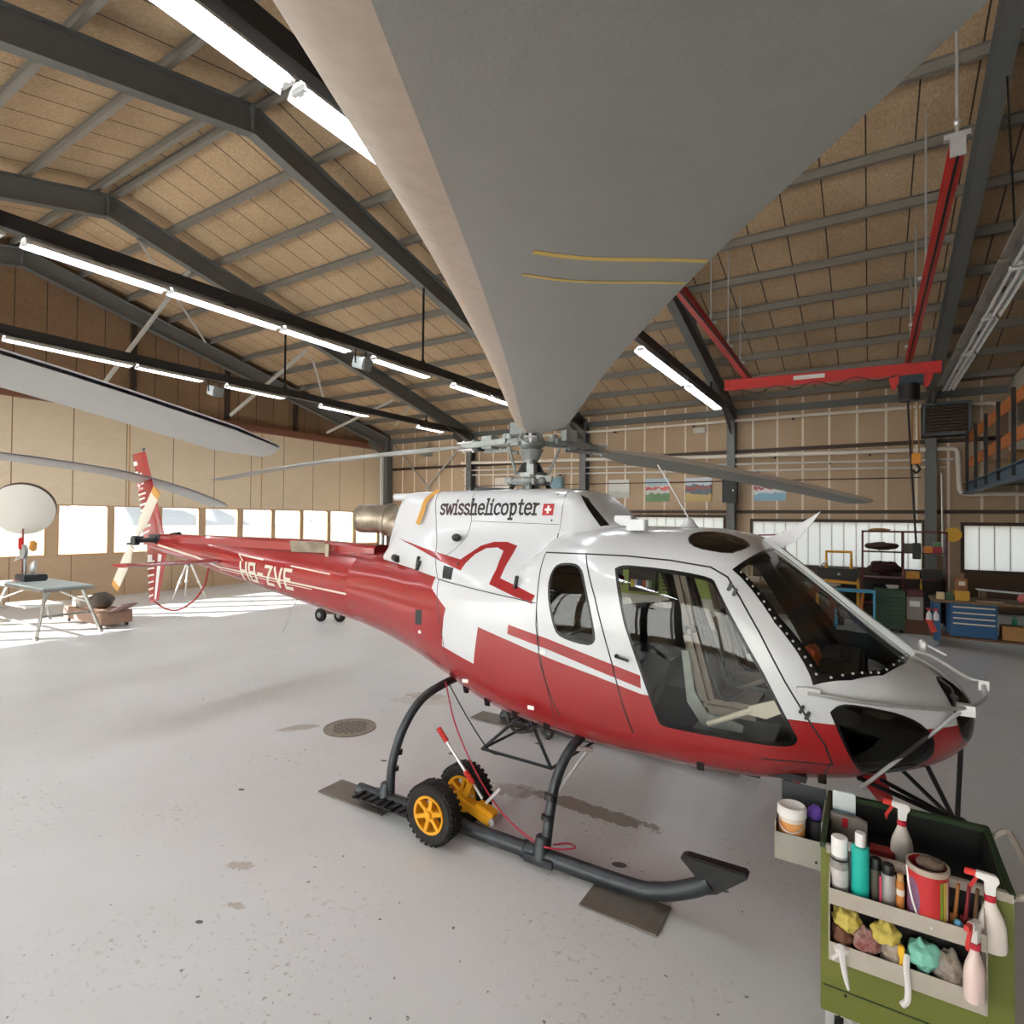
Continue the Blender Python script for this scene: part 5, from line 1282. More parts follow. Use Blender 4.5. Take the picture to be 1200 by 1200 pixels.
# floor drain
t = thing('floor_drain', 'round perforated steel drain cover let into the floor behind the skid', 'drain', (-4.945, 4.53, 0))
b = MB(); b.cyl((0, 0, .001), (0, 0, .008), .27, seg=48); b.fin('cover', mat('drain_steel', (148, 136, 122), .45, metal=.5, var=.4), t)
b = MB()
for i in range(-4, 5):
    for j in range(-4, 5):
        if i*i+j*j < 18: b.cyl((i*.046, j*.046, .008), (i*.046, j*.046, .0095), .0165, seg=8)
b.fin('holes', M['seal'], t, split=False)
b = MB(); b.lathe([(.265, .0), (.285, .0), (.285, .010), (.265, .010), (.265, 0)], (0, 0, 0), 48); b.fin('rim', bpy.data.materials['drain_steel'], t)
# castors on the floor below the boom
t = thing('castor_dolly', 'small two wheeled dark dolly on the floor under the tail boom', 'dolly', (-10.4, 8.9, 0))
for k in (-1, 1):
    b = MB(); c = V((.20*k, .10*k, .15)); b.lathe([(.06, -.05), (.14, -.05), (.15, -.03), (.15, .03), (.14, .05), (.06, .05), (.06, -.05)], c, 24, Matrix(((1, 0, 0), (0, 0, -1), (0, 1, 0)))); b.fin('wheel', M['rubber'], t); b = MB(); b.cyl(c-V((0, .055, 0)), c+V((0, .055, 0)), .06, seg=14); b.fin('hub', M['gray'], t)
b = MB(); b.bar((-.24, -.12, .20), (.24, .12, .20), .07, .06); b.box((0, 0, .27), (.16, .12, .10)); b.fin('axle_beam', mat('brown_axle', (96, 74, 58), .6), t)
# tripod under the tail
t = thing('tripod', 'white three legged stand under the tail boom', 'stand', (-16.75, 9.15, 0))
for k in range(3):
    a = 2*PI*k/3+.7; b = MB(); b.cyl((.04*math.cos(a), .04*math.sin(a), 1.05), (.48*math.cos(a), .48*math.sin(a), .02), .028, .02, 8); b.cyl((.26*math.cos(a), .26*math.sin(a), .5), (.29*math.cos(a), .29*math.sin(a), .44), .04, seg=8); b.fin('leg', M['flagwhite'], t)
b = MB(); b.cyl((0, 0, .95), (0, 0, 1.12), .06, seg=12); b.fin('head', M['dgray'], t)

# aluminium work table at far left with a disc lamp and tools
t = thing('work_table', 'aluminium A frame work table with pale blue top at far left', 'table', (-14.45, 4.95, 0))
AL = mat('dull_aluminium', (164, 162, 156), .35, metal=.7)
b = MB(); b.bx(-1.15, 1.15, -.42, .42, .93, .965); b.fin('tabletop', mat('pale_blue_top', (182, 198, 200), .4), t)
b = MB()
for p, q in (((-1.15, -.42), (1.15, -.42)), ((1.15, -.42), (1.15, .42)), ((1.15, .42), (-1.15, .42)), ((-1.15, .42), (-1.15, -.42))): b.bar((p[0], p[1], .91), (q[0], q[1], .91), .05, .05)
b.fin('top_rail', AL, t, split=False)
for x in (-1.0, 1.0):
    for y in (-1, 1):
        b = MB(); b.bar((x*.95, y*.30, .90), (x*1.22, y*.52, .05), .045, .045); b.ell((x*1.23, y*.53, .04), (.05, .05, .04), 8, 6); b.fin('leg', AL, t)
    b = MB(); b.bar((x*1.1, -.42, .42), (x*1.1, .42, .42), .04, .04); b.bar((x*1.0, -.36, .62), (x*.4, 0, .88), .03, .03); b.bar((x*1.0, .36, .62), (x*.4, 0, .88), .03, .03); b.fin('stretcher', AL, t, split=False)
b = MB(); b.bx(-.9, .1, -.35, .3, .48, .52); b.fin('lower_shelf', mat('pale_shelf', (206, 204, 198), .5), t)
b = MB(); b.bar((-1.15, -.48, .26), (1.15, -.48, .26), .035, .035); b.fin('foot_rail', AL, t)
t = thing('disc_lamp', 'large round white disc with dark rim on a thin pole above the work table', 'lamp', (-15.30, 4.85, .965))
D = V((.80, -.42, -.30)).normalized(); R = frame(D)
b = MB(); b.cyl((0, 0, .02), (0, 0, 1.10), .02, seg=8); b.cyl((0, 0, 0), (0, 0, .03), .16, seg=20); b.fin('pole', mat('red_brown_pole', (140, 86, 76), .5), t)
b = MB(); b.lathe([(0, .06), (.52, .06), (.555, .04)], (0, 0, 1.52), 44, R); b.fin('disc', mat('pale_disc', (206, 202, 192), .6), t)
b = MB(); b.lathe([(.555, .04), (.56, -.10), (.50, -.13), (0, -.13)], (0, 0, 1.52), 44, R); b.fin('rim_drum', mat('dark_brown_drum', (70, 52, 46), .5), t)
b = MB(); b.bx(.05, .13, -.1, -.02, .66, .92); b.fin('red_handle', bpy.data.materials['red_grip'], t, bev=.02)
b = MB(); b.tube(spline([(-.02, 0, .5), (-.10, -.1, .42), (-.12, -.05, .5)], 5), .012, 6); b.fin('hook', M['steel'], t)
t = thing('bench_motor', 'grey machine part with round dial on the left end of the work table', 'machine part', (-15.10, 4.95, .965)); b = MB(); b.bx(-.30, .25, -.2, .2, 0, .14); b.fin('base', M['dgray'], t, bev=.02)
b = MB(); b.cyl((-.05, -.1, .62), (-.05, -.16, .62), .15, seg=24); b.cyl((-.05, -.1, .1), (-.05, -.1, .62), .03, seg=10); b.fin('dial', M['gray'], t); b = MB(); b.ell((.22, -.05, .30), (.08, .06, .16), 12, 8, rot(0, .5, 0)); b.cyl((.1, -.05, .1), (.2, -.05, .24), .03, seg=8); b.fin('lamp_head', M['steel'], t); b = MB(); b.box((.10, -.02, .74), (.14, .1, .2), rot(0, .3, 0)); b.fin('orange_block', M['ochre'], t, bev=.02)
t = thing('floor_trolley', 'low brown floor trolley with crates below the work table', 'trolley', (-14.35, 5.9, 0)); b = MB(); b.bx(-.95, .85, -.3, .3, .08, .34); b.fin('tray', mat('brown_tray', (150, 118, 98), .7, var=.3), t, bev=.01)
for x in (-.8, .7): 
    for y in (-.25, .25): b = MB(); b.cyl((x, y-.02, .04), (x, y+.02, .04), .04, seg=12); b.fin('castor', M['rubber'], t)
b = MB(); b.bar((.8, 0, .34), (1.15, .1, .50), .35, .03); b.fin('flap', mat('mauve_flap', (150, 120, 120), .6), t)
for x, w_, h, lb in ((-.6, .4, .2, 'pale crate on the left of the low floor trolley'), (.1, .5, .34, 'dark draped bundle in the middle of the low floor trolley')):
    b = MB(); (b.bx(-14.35+x-w_/2, -14.35+x+w_/2, 5.7, 6.1, .34, .34+h) if x < 0 else b.ell((-14.35+x, 5.9, .34+h/2), (w_/2, .24, h/2), 14, 10, jit=.12)); b.top('crate' if x < 0 else 'bundle', mat('crate_'+str(w_), (206, 196, 182) if x < 0 else (92, 84, 76), .8), lb, 'crate' if x < 0 else 'bundle', bev=.01 if x < 0 else 0)

# green service cart in front
CX0, CX1, CY0, CY1, CZ = -.187, .478, 2.95, 3.54, .90
GR = mat('olive_green_paint', (104, 110, 42), .5, var=.25, vscale=6, second=(84, 92, 30), bump=.05)
GD = mat('dark_green_paint', (40, 62, 34), .5, var=.3); BG = mat('beige_sheet_metal', (176, 168, 156), .5, var=.35, vscale=9, second=(150, 136, 120)); BKT = mat('black_tray_liner', (18, 18, 18), .6)
t = thing('service_cart', 'olive green service cart with loaded front racks at the lower right corner', 'cart', ((CX0+CX1)/2, 3.24, 0))
b = MB(); b.bx(CX0, CX1, CY0, CY0+.02, .17, CZ); b.fin('front_panel', GR, t, world=True, bev=.004)
b = MB(); b.bx(CX0, CX0+.02, CY0+.02, CY1, .17, CZ); b.fin('left_panel', GR, t, world=True, bev=.004); b = MB(); b.bx(CX1-.02, CX1, CY0+.02, CY1, .17, CZ); b.fin('right_panel', GR, t, world=True, bev=.004); b = MB(); b.bx(CX0+.02, CX1-.02, CY1-.02, CY1, .17, CZ); b.fin('back_panel', GD, t, world=True, bev=.004)
b = MB(); b.bx(CX0+.02, CX1-.02, CY0+.02, CY1-.02, .74, .755); b.bx(CX0+.02, CX1-.02, CY1-.026, CY1-.02, .755, CZ-.014); b.bx(CX0+.02, CX0+.026, CY0+.02, CY1-.02, .755, CZ-.014); b.bx(CX1-.026, CX1-.02, CY0+.02, CY1-.02, .755, CZ-.014); b.fin('tray', BKT, t, world=True); b = MB(); b.bx(CX0+.02, CX1-.02, CY0+.02, CY1-.02, .17, .19); b.fin('bottom', GR, t, world=True)
for x0, x1, y0, y1 in ((CX0, CX1, CY1-.03, CY1+.005), (CX0-.004, CX0+.02, CY0, CY1), (CX1-.02, CX1+.004, CY0, CY1)):
    b = MB(); b.bx(x0, x1, y0, y1, CZ-.012, CZ+.012); b.fin('rim', GD, t, world=True, bev=.003)
b = MB(); b.bx(CX0+.02, CX1, CY0-.003, CY0+.024, CZ-.03, CZ+.008); b.fin('front_rim', BG, t, world=True, bev=.003)
b = MB(); b.bx(CX0+.01, CX1-.02, CY0-.004, CY0, .285, .290); b.fin('seam', GD, t, world=True); b = MB(); b.cyl((-.09, CY0-.004, .27), (-.09, CY0, .27), .006, seg=10); b.fin('rivet', M['seal'], t, world=True)
b = MB(); hp = spline([(.478, 3.50, .86), (.53, 3.53, .90), (.56, 3.50, .90), (.56, 3.05, .90), (.53, 3.0, .89), (.478, 3.02, .86)], 5); b.tube(hp, .014, 8); b.fin('handle', BG, t, world=True)
for x in (CX0+.07, CX1-.07):
    for y in (CY0+.07, CY1-.07):
        b = MB(); b.cyl((x-.018, y, .06), (x+.018, y, .06), .06, seg=18); cs = b.fin('castor', M['rubber'], t, world=True); b = MB(); b.bar((x-.03, y, .06), (x-.03, y, .165), .006, .05); b.bar((x+.03, y, .06), (x+.03, y, .165), .006, .05); b.box((x, y, .165), (.08, .07, .012)); b.fin('castor_fork', M['steel'], t, world=True)
b = MB(); b.bx(CX0+.07, CX1-.07, CY0+.07, CY1-.07, .155, .17); b.fin('chassis', mat('brown_chassis', (110, 92, 76), .7), t, world=True)
# front rack: one thing hung on the panel, two pockets
t = thing('bottle_rack', 'beige two tier sheet metal rack hung on the front of the green cart', 'rack', (.12, 2.89, .47))
for z0, zl0, zl1, nm in ((.745, .722, .788, 'upper'), (.50, .484, .562, 'lower')):
    b = MB(); b.bx(-.145, .378, 2.826, 2.830, zl0, zl1); b.fin('front_lip', BG, t, world=True); b = MB(); b.bx(-.145, .378, 2.83, 2.948, zl0, zl0+.004); b.fin('shelf', BG, t, world=True)
for x in (-.147, .378):
    b = MB(); b.prism([(2.826, .484), (2.948, .484), (2.948, .86), (2.90, .86), (2.826, .788)], .004, Matrix(((0, 0, 1), (1, 0, 0), (0, 1, 0))), (x, 0, 0)); b.fin('side_cheek', BG, t, world=True)
b = MB(); b.bx(-.145, .378, 2.944, 2.949, .484, .87); b.fin('back_sheet', BKT, t, world=True)
ZB = .7265                                                           # floor of the upper pocket
def can(name, x, y, z, r, h, body, top, label, cat, capr=None, caph=.05, band=None, group=None):
    t = thing(name, label, cat, (x, y, z), 0, group)
    b = MB(); b.lathe([(0, 0), (r*.95, 0), (r, .006), (r, h-.012), (r*.96, h-.004), (r*.7, h), (0, h)], seg=28); o = b.fin('body', body, t)
    if top:
        cr = capr or r*.86; b = MB(); b.lathe([(0, h+caph), (cr*.9, h+caph), (cr, h+caph-.006), (cr, h-.002), (0, h-.002)], seg=24); b.fin('cap', top, t)
    if band:
        for z0, z1, m in band:
            b = MB(); b.lathe([(r+.0006, z0), (r+.0008, z0), (r+.0008, z1), (r+.0006, z1)], seg=28); b.fin('label_band', m, o)
    return t
K = lambda n, c, r=.45, **k: mat(n, c, r, **k)
dirty = K('grimy_grey_label', (168, 162, 158), .5, var=.8, vscale=30, second=(70, 66, 64))
can('spray_can', -.111, 2.89, ZB, .034, .185, dirty, K('white_cap', (232, 230, 228), .4), 'white capped spray can with grimy label, leftmost in the upper pocket', 'spray can', .032, .075, [(.165, .175, M['seal']), (.06, .13, K('pale_label', (206, 200, 198), .5, var=.4, vscale=40))])
can('foam_can', -.034, 2.89, ZB, .034, .245, K('turquoise_paint', (28, 176, 162), .4), K('white_nozzle', (226, 222, 222), .4), 'tall turquoise can with white nozzle, second from left in the upper pocket', 'spray can', .02, .055)
can('slim_bottle', -.074, 2.918, ZB, .018, .20, K('mauve_bottle', (92, 70, 84), .4), K('pale_cap2', (212, 208, 206), .5), 'slim dark bottle squeezed behind the turquoise can', 'bottle', .012, .03)
can('spray_can', .022, 2.90, ZB, .022, .165, K('dark_olive_can', (72, 68, 58), .45, var=.4), M['seal'], 'dark olive spray can with black cap right of the turquoise can', 'spray can', .02, .04)
can('spray_can', .066, 2.885, ZB, .026, .165, K('silver_can', (186, 180, 178), .3, metal=.4, var=.3), M['seal'], 'silver spray can with pink stripe and black cap', 'spray can', .022, .035, [(.002, .010, K('pink_stripe', (196, 60, 92)))])
b = MB(); b.bx(.034, .042, 2.858, 2.862, ZB+.02, ZB+.155); o = b.top('tube', bpy.data.materials['pink_stripe'], 'narrow pink and white tube standing before the silver spray can', 'tube', bev=.001)
can('glue_bottle', .107, 2.885, ZB, .015, .15, K('orange_label_bottle', (206, 132, 62), .5, var=.3), K('tan_cap', (190, 150, 100)), 'small orange bottle between the silver can and the red tin', 'bottle', .012, .025, [(.09, .115, K('cream_band', (226, 216, 200)))])
# red tin with open top
t = thing('paint_tin', 'large open red tin with striped label in the upper pocket', 'tin', (.200, 2.902, ZB)); b = MB(); r, h = .070, .235
b.lathe([(0, .002), (r, .002), (r, h), (r+.003, h+.003), (r-.004, h+.003), (r-.004, .03), (0, .03)], seg=36); tb = b.fin('body', K('red_tin', (190, 44, 46), .35), t)
b = MB(); b.lathe([(r+.001, h-.02), (r+.004, h-.012), (r+.004, h+.004), (r-.005, h+.004)], seg=36); b.fin('rim', K('pale_rim', (200, 186, 170), .4, metal=.4), t)
b = MB(); b.cyl((0, 0, h-.05), (0, 0, h-.045), r-.006, seg=28); b.fin('contents', K('dried_brown', (84, 66, 52), .8, var=.6, vscale=30), t)
b = MB(); b.ell((.012, .012, h+.0), (.050, .042, .024), 14, 8, jit=.15); b.fin('rag', K('brown_rag', (104, 88, 74), .9, var=.5, vscale=30), t)
for k, c in enumerate(((120, 160, 50), (222, 196, 80), (236, 226, 208))):
    b = MB(); n = 5; G = []
    for i in range(n+1):
        a = -PI/2+.55+.20*k+.17*i/n; G.append([((r+.001)*math.cos(a), (r+.001)*math.sin(a), z) for z in (.05, .20)])
    b.grid(G); b.fin('label_stripe', K('stripe_%d' % k, c), tb, recalc=False)
b = MB(); G = []
for i in range(11):
    a = -PI/2-1.35+.95*i/10; q = math.sqrt(max(0, 1-(i/5-1)**2)); G.append([((r+.001)*math.cos(a), (r+.001)*math.sin(a), z) for z in (.105-.085*q, .105+.085*q)])
b.grid(G); b.fin('label_oval', K('violet_oval', (128, 90, 118)), tb, recalc=False)
b = MB(); b.tube(spline([(-r, -.01, h-.02), (-.062, -.045, .14), (-.035, -.066, .05), (.01, -.0735, .022)], 6), .004, 6); b.fin('bail_handle', M['flagwhite'], t)
def sprayer(name, base, R, label, liquid, trig=1):
    """trigger bottle: body, collar, head, trigger"""
    t = thing(name, label, 'spray bottle', base); R = R @ Matrix.Scale(1.1, 3)
    b = MB(); b.lathe([(0, 0), (.036, 0), (.041, .008), (.041, .085), (.036, .115), (.020, .155), (.014, .175), (.014, .19), (0, .19)], seg=28, R=R @ Matrix.Diagonal((1, .72, 1))); b.fin('bottle', mat('milky_plastic_'+name+str(len(bpy.data.materials)), liquid, .45, var=.25, vscale=14, second=(226, 214, 206)), t)
    b = MB(); b.lathe([(.016, .172), (.017, .172), (.017, .192), (0, .194)], seg=20, R=R); b.fin('collar', K('red_collar', (190, 40, 56)) if 'red_collar' not in bpy.data.materials else bpy.data.materials['red_collar'], t)
    b = MB(); b.prism([(-.014, .192), (.014, .192), (.018, .225), (.030, .245), (.022, .262), (-.035, .268), (-.040, .248), (-.014, .24)], .022, R @ Matrix(((1, 0, 0), (0, 0, -1), (0, 1, 0)))); b.fin('head', bpy.data.materials['white_cap'], t, bev=.003)
    b = MB(); b.prism([(-.026, .248), (-.036, .25), (-.062, .205), (-.056, .180), (-.050, .205)], .012, R @ Matrix(((1, 0, 0), (0, 0, -1), (0, 1, 0)))); b.prism([(-.036, .268), (-.066, .268), (-.070, .25), (-.036, .248)], .016, R @ Matrix(((1, 0, 0), (0, 0, -1), (0, 1, 0)))); b.fin('trigger', bpy.data.materials['red_grip'], t, bev=.002)
    return t
sprayer('spray_bottle', (.127, 3.25, .756), rot(0, 0, .1), 'milky spray bottle with red trigger standing in the black tray', (214, 208, 200))
sprayer('spray_bottle', (.408, 2.905, .695), rot(0, -.05, 0), 'milky spray bottle with red trigger hanging off the right end of the rack', (226, 216, 206))
sprayer('spray_bottle', (.335, 2.79, .555), rot(.0, .03, 1.1), 'pinkish spray bottle hung on the lower front lip of the rack', (232, 206, 198))
# rags, gloves
def crumple(name, c, r, m, label, cat, seed, tail=None):
    random.seed(seed); b = MB(); b.ell((0, 0, 0), r, 22, 14)
    for v in b.bm.verts:
        d = v.co.normalized(); n = math.sin(d.x*7+seed)*math.cos(d.y*6-seed*2)+math.sin(d.z*8+seed*3)*.7+math.sin((d.x+d.z)*13+seed)*.5
        v.co *= 1+.19*n
    if tail:
        for p in tail: b.tube(spline(p, 4), [.014-.0006*i for i in range(len(spline(p, 4)))], 7)
    b.bm.transform(Matrix.Translation(c)); return b.top(name, m, label, cat, 'rags in the lower pocket' if cat in ('rag', 'glove') else None, subd=1)
YG = K('yellow_glove', (206, 186, 92), .7, var=.4, vscale=25); ZL = .545
crumple('rubber_glove', (-.085, 2.885, .645), (.055, .045, .050), YG, 'yellow rubber glove at the left end of the lower pocket', 'glove', 1)
crumple('rubber_glove', (.055, 2.885, .640), (.052, .045, .045), YG, 'yellow rubber glove near the middle of the lower pocket', 'glove', 4)
crumple('rag', (-.10, 2.885, .57), (.042, .045, .05), K('rust_rag', (116, 76, 58), .9, var=.5, vscale=25), 'rust brown rag under the left yellow glove', 'rag', 7)
crumple('rag', (-.01, 2.88, .585), (.05, .045, .055), K('maroon_rag', (132, 64, 62), .9, var=.6, vscale=20, second=(200, 190, 180)), 'maroon rag with pale streaks in the lower pocket', 'rag', 10)
crumple('rag', (.085, 2.88, .575), (.05, .045, .055), K('grey_rag', (158, 144, 130), .9, var=.5, vscale=25), 'grey brown rag below the middle yellow glove', 'rag', 13)
crumple('cloth', (.185, 2.88, .605), (.056, .048, .062), K('mint_cloth', (128, 196, 176), .8, var=.2), 'mint green cloth bulging from the lower pocket', 'rag', 16)
crumple('rag', (.27, 2.88, .585), (.052, .045, .062), K('brown_grey_rag', (126, 112, 98), .9, var=.6, vscale=22, second=(200, 192, 184)), 'brown grey rag at the right of the mint cloth', 'rag', 19)
WC = K('white_cloth', (220, 216, 214), .85, var=.2)
b = MB(); b.ell((-.10, 2.825, .545), (.03, .02, .02), 12, 8, jit=.15); b.tube(spline([(-.10, 2.82, .55), (-.095, 2.816, .50), (-.085, 2.815, .44), (-.075, 2.815, .395)], 5), [.016, .016, .015, .014, .014, .013, .013, .012, .012, .011, .010, .010, .009, .008, .007, .006], 7); b.tube(spline([(-.10, 2.82, .54), (-.125, 2.818, .51), (-.135, 2.816, .50)], 5), .008, 6); b.top('cloth_strip', WC, 'white cloth strip dangling over the lower lip at left', 'rag')
b = MB(); b.tube(spline([(.128, 2.85, .60), (.125, 2.82, .56), (.13, 2.816, .50), (.128, 2.816, .44), (.11, 2.815, .415)], 5), [.012]*21, 7); b.top('cloth_strip', WC, 'white cloth strip dangling over the lower lip near the middle', 'rag')
b = MB(); b.bx(.098, .120, 2.838, 2.86, .49, .63); b.top('yellow_marker', K('marker_yellow', (232, 184, 40)), 'yellow plastic tool stuck upright between rags', 'tool', bev=.004)
for k, (x, c, lb) in enumerate(((.285, (150, 96, 46), 'brown wooden brush handle right of the red tin'), (.318, (120, 36, 40), 'dark red tool handle in the upper pocket'), (.345, (100, 70, 44), 'thin brown stick at the right end of the upper pocket'))):
    b = MB(); b.cyl((x, 2.90, ZB+.01), (x+.012, 2.88, ZB+.20), .007, .006, 8); b.box((x, 2.90, ZB+.04), (.026, .012, .06)); b.top('brush', K('brush_%d' % k, c), lb, 'brush')
b = MB(); b.ell((.295, 2.865, ZB+.05), (.016, .016, .02), 12, 8); b.top('cap', K('sky_blue_cap', (90, 150, 190)), 'small light blue cap behind the upper lip of the rack', 'cap')
# things lying in the tray
b = MB(); b.bx(-.16, -.06, 3.36, 3.385, .756, .99); t = b.top('booklet', K('booklet_cover', (206, 214, 214), .5, var=.0), 'pale booklet with blue lower edge standing in the tray', 'booklet', bev=.002); b = MB(); b.bx(-.158, -.062, 3.357, 3.3605, .86, .90); b.fin('blue_band', K('blue_band', (150, 184, 200)), t, world=True)
b = MB(); b.prism([(-.165, .757), (-.01, .757), (-.01, .90), (-.05, .915), (-.165, .915)], .03, Matrix(((1, 0, 0), (0, 0, -1), (0, 1, 0))), (0, 3.28, 0)); t = b.top('grey_box', K('weathered_grey_card', (140, 134, 126), .8, var=.5), 'weathered grey box leaning in front of the booklet', 'box'); b = MB(); b.bx(-.115, -.09, 3.262, 3.266, .86, .905); b.fin('red_tab', M['flagred'], t, world=True)
b = MB(); b.bx(.0, .10, 3.20, 3.27, .756, .82); b.top('red_box', K('dull_red_box', (142, 44, 42), .6), 'dull red box lying in the tray behind the turquoise can', 'box', bev=.004)
# side pocket at the left of the cart with bucket
t = thing('side_bin', 'grey sheet metal bin hooked on the left side of the green cart', 'bin', (-.30, 3.3, .66)); SG = K('grey_bin_paint', (150, 146, 136), .6, var=.3)
b = MB(); b.bx(-.405, -.192, 3.17, 3.174, .665, .80); b.fin('front', SG, t, world=True); b = MB(); b.bx(-.405, -.192, 3.174, 3.44, .665, .67); b.fin('bottom', SG, t, world=True); b = MB(); b.bx(-.405, -.401, 3.174, 3.44, .665, .86); b.fin('side', SG, t, world=True); b = MB(); b.bx(-.405, -.192, 3.44, 3.445, .665, .95); b.fin('back_plate', K('dark_plate', (46, 50, 52), .6), t, world=True); b = MB(); b.bx(-.20, -.191, 3.174, 3.44, .665, .90); b.fin('hook_plate', SG, t, world=True); b = MB(); b.cyl((-.22, 3.165, .70), (-.22, 3.172, .70), .006, seg=8); b.fin('rivet', M['seal'], t, world=True)
t = thing('bucket', 'white lidded bucket with orange label in the side bin of the cart', 'bucket', (-.335, 3.245, .671)); b = MB(); b.lathe([(0, 0), (.052, 0), (.062, .20), (.062, .212), (0, .212)], seg=32); o = b.fin('body', K('white_bucket', (216, 206, 194), .5), t); b = MB(); b.lathe([(.0535, .03), (.0545, .03), (.0625, .175), (.0615, .175)], seg=32); b.fin('orange_label', K('orange_label', (214, 138, 66), .5, var=.4, vscale=20, second=(226, 190, 140)), o); b = MB(); b.lathe([(.060, .20), (.068, .20), (.068, .236), (.060, .246), (.05, .240), (0, .238)], seg=32); b.fin('lid', bpy.data.materials['white_cap'], t); b = MB(); b.tube(spline([(-.064, 0, .20), (-.05, -.05, .155), (0, -.072, .135), (.05, -.05, .155), (.064, 0, .20)], 5), .0025, 6); b.fin('wire_handle', M['steel'], t)
t = thing('glove_can', 'dark can topped with purple cloth beside the orange labelled bucket', 'can', (-.235, 3.32, .671)); b = MB(); b.cyl((0, 0, 0), (0, 0, .17), .036, seg=24); b.fin('body', K('dark_grey_can', (52, 50, 54), .5), t); b = MB(); b.ell((0, 0, .20), (.036, .034, .04), 16, 10, jit=.12); b.fin('purple_cloth', K('purple_cloth', (92, 62, 150), .8), t)

# ---------------------------------------------------------------- workshop along the back wall
BL = K('workshop_blue', (34, 92, 140), .45, var=.15); WD = K('worn_bench_wood', (128, 104, 78), .7, var=.5, vscale=10)
t = thing('workbench', 'blue steel workbench with wooden top and four drawers at right', 'workbench', (2.5, 14.1, 0))
b = MB(); b.bx(1.02, 4.2, 13.68, 14.5, .84, .89); b.fin('worktop', WD, t, world=True, bev=.006)
for x, y in ((1.10, 13.76), (1.10, 14.42), (4.1, 13.76), (4.1, 14.42)): b = MB(); b.bx(x-.05, x+.05, y-.05, y+.05, .10, .84); b.fin('leg', BL, t, world=True, bev=.005); b = MB(); b.cyl((x-.03, y, .05), (x+.03, y, .05), .05, seg=14); b.fin('castor', M['gray'], t, world=True)
b = MB(); b.bx(1.0, 4.2, 13.74, 14.45, .16, .20); b.fin('lower_shelf', K('brown_shelf', (120, 84, 62), .7), t, world=True)
b = MB(); b.bx(1.30, 2.00, 13.72, 14.40, .22, .84); dc = b.fin('drawer_cabinet', BL, t, world=True, bev=.006)
for k, (z0, z1) in enumerate(((.70, .80), (.60, .69), (.50, .59), (.25, .49))):
    b = MB(); b.bx(1.33, 1.97, 13.70, 13.72, z0, z1); d_ = b.fin('drawer', BL, t, world=True, bev=.003); b = MB(); b.bx(1.34, 1.96, 13.685, 13.70, z1-.035, z1-.010); b.fin('drawer_pull', K('cream_pull', (224, 216, 196)) if 'cream_pull' not in bpy.data.materials else bpy.data.materials['cream_pull'], d_, world=True)
t = thing('parts_bin', 'yellow parts bin with brown insert on the left of the blue workbench', 'bin', (1.49, 13.9, .89)); b = MB(); b.bx(-.11, .11, -.14, .14, 0, .18); b.fin('bin', K('bin_yellow', (216, 164, 40)), t, bev=.01); b = MB(); b.bx(-.09, .09, -.06, .10, .18, .42); b.fin('insert', K('brown_insert', (150, 100, 64), .7), t, bev=.01); b = MB(); b.bx(-.05, .05, -.066, -.06, .28, .36); b.fin('paper_tag', M['cream'], t)
b = MB(); b.bx(1.10, 1.22, 13.78, 13.95, .89, 1.02); b.top('small_box', K('small_cream_box', (222, 196, 150)), 'small cream and yellow box at the left end of the blue workbench', 'box', bev=.006)
b = MB(); b.bx(1.24, 1.36, 13.80, 14.0, .89, 1.02); b.top('parts_tray', K('tray_green', (50, 92, 54)), 'small green parts tray beside the yellow parts bin', 'tray', bev=.008)
t = thing('steel_sheet', 'pale bent metal sheet lying across the back of the blue workbench', 'metal sheet', (2.3, 14.2, .89)); b = MB(); b.prism([(-.55, .20), (.2, .16), (.34, .09), (1.2, .08), (1.2, .07), (.33, .075), (.19, .15), (-.55, .19)], .35, Matrix(((1, 0, 0), (0, 0, -1), (0, 1, 0)))); b.fin('sheet', K('pale_sheet', (166, 176, 180), .35, metal=.4), t)
b = MB(); b.bx(-.5, -.42, -.15, .15, 0, .18); b.bx(.9, 1.0, -.15, .15, 0, .07); b.fin('support_block', WD, t)
b = MB(); b.ell((2.38, 13.85, .985), (.09, .09, .09), 16, 10, jit=.06); b.top('pink_jug', K('rose_plastic', (206, 112, 112)), 'rose coloured jug at the right picture edge on the workbench', 'jug')
b = MB(); b.bx(1.7, 2.1, 13.75, 13.86, .89, .91); b.top('plank', K('pale_plank', (190, 164, 132), .7), 'pale thin plank lying on the front edge of the workbench', 'plank')
b = MB(); b.bx(2.08, 2.42, 13.85, 14.15, .20, .46); t = b.top('cardboard_box', K('cardboard', (196, 148, 94), .8, var=.2), 'cardboard box on the lower shelf of the blue workbench', 'box', bev=.006)
can('bottle', 2.28, 14.0, .46, .04, .13, K('green_bottle', (40, 130, 96)), bpy.data.materials['green_bottle'] if False else K('green_cap', (46, 140, 104)), 'green bottle standing on the cardboard box', 'bottle', .02, .04)
crumple('plush_bundle', (2.60, 13.95, .315), (.10, .09, .11), K('pale_pink', (216, 182, 178), .8), 'pale pink bundle on the lower shelf at the picture edge', 'bundle', 22)
crumple('plastic_bag', (2.02+.02, 14.2, .30), (.05, .08, .10), K('clear_bag', (160, 166, 166), .4), 'grey crumpled plastic bag beside the drawer cabinet', 'bag', 24)
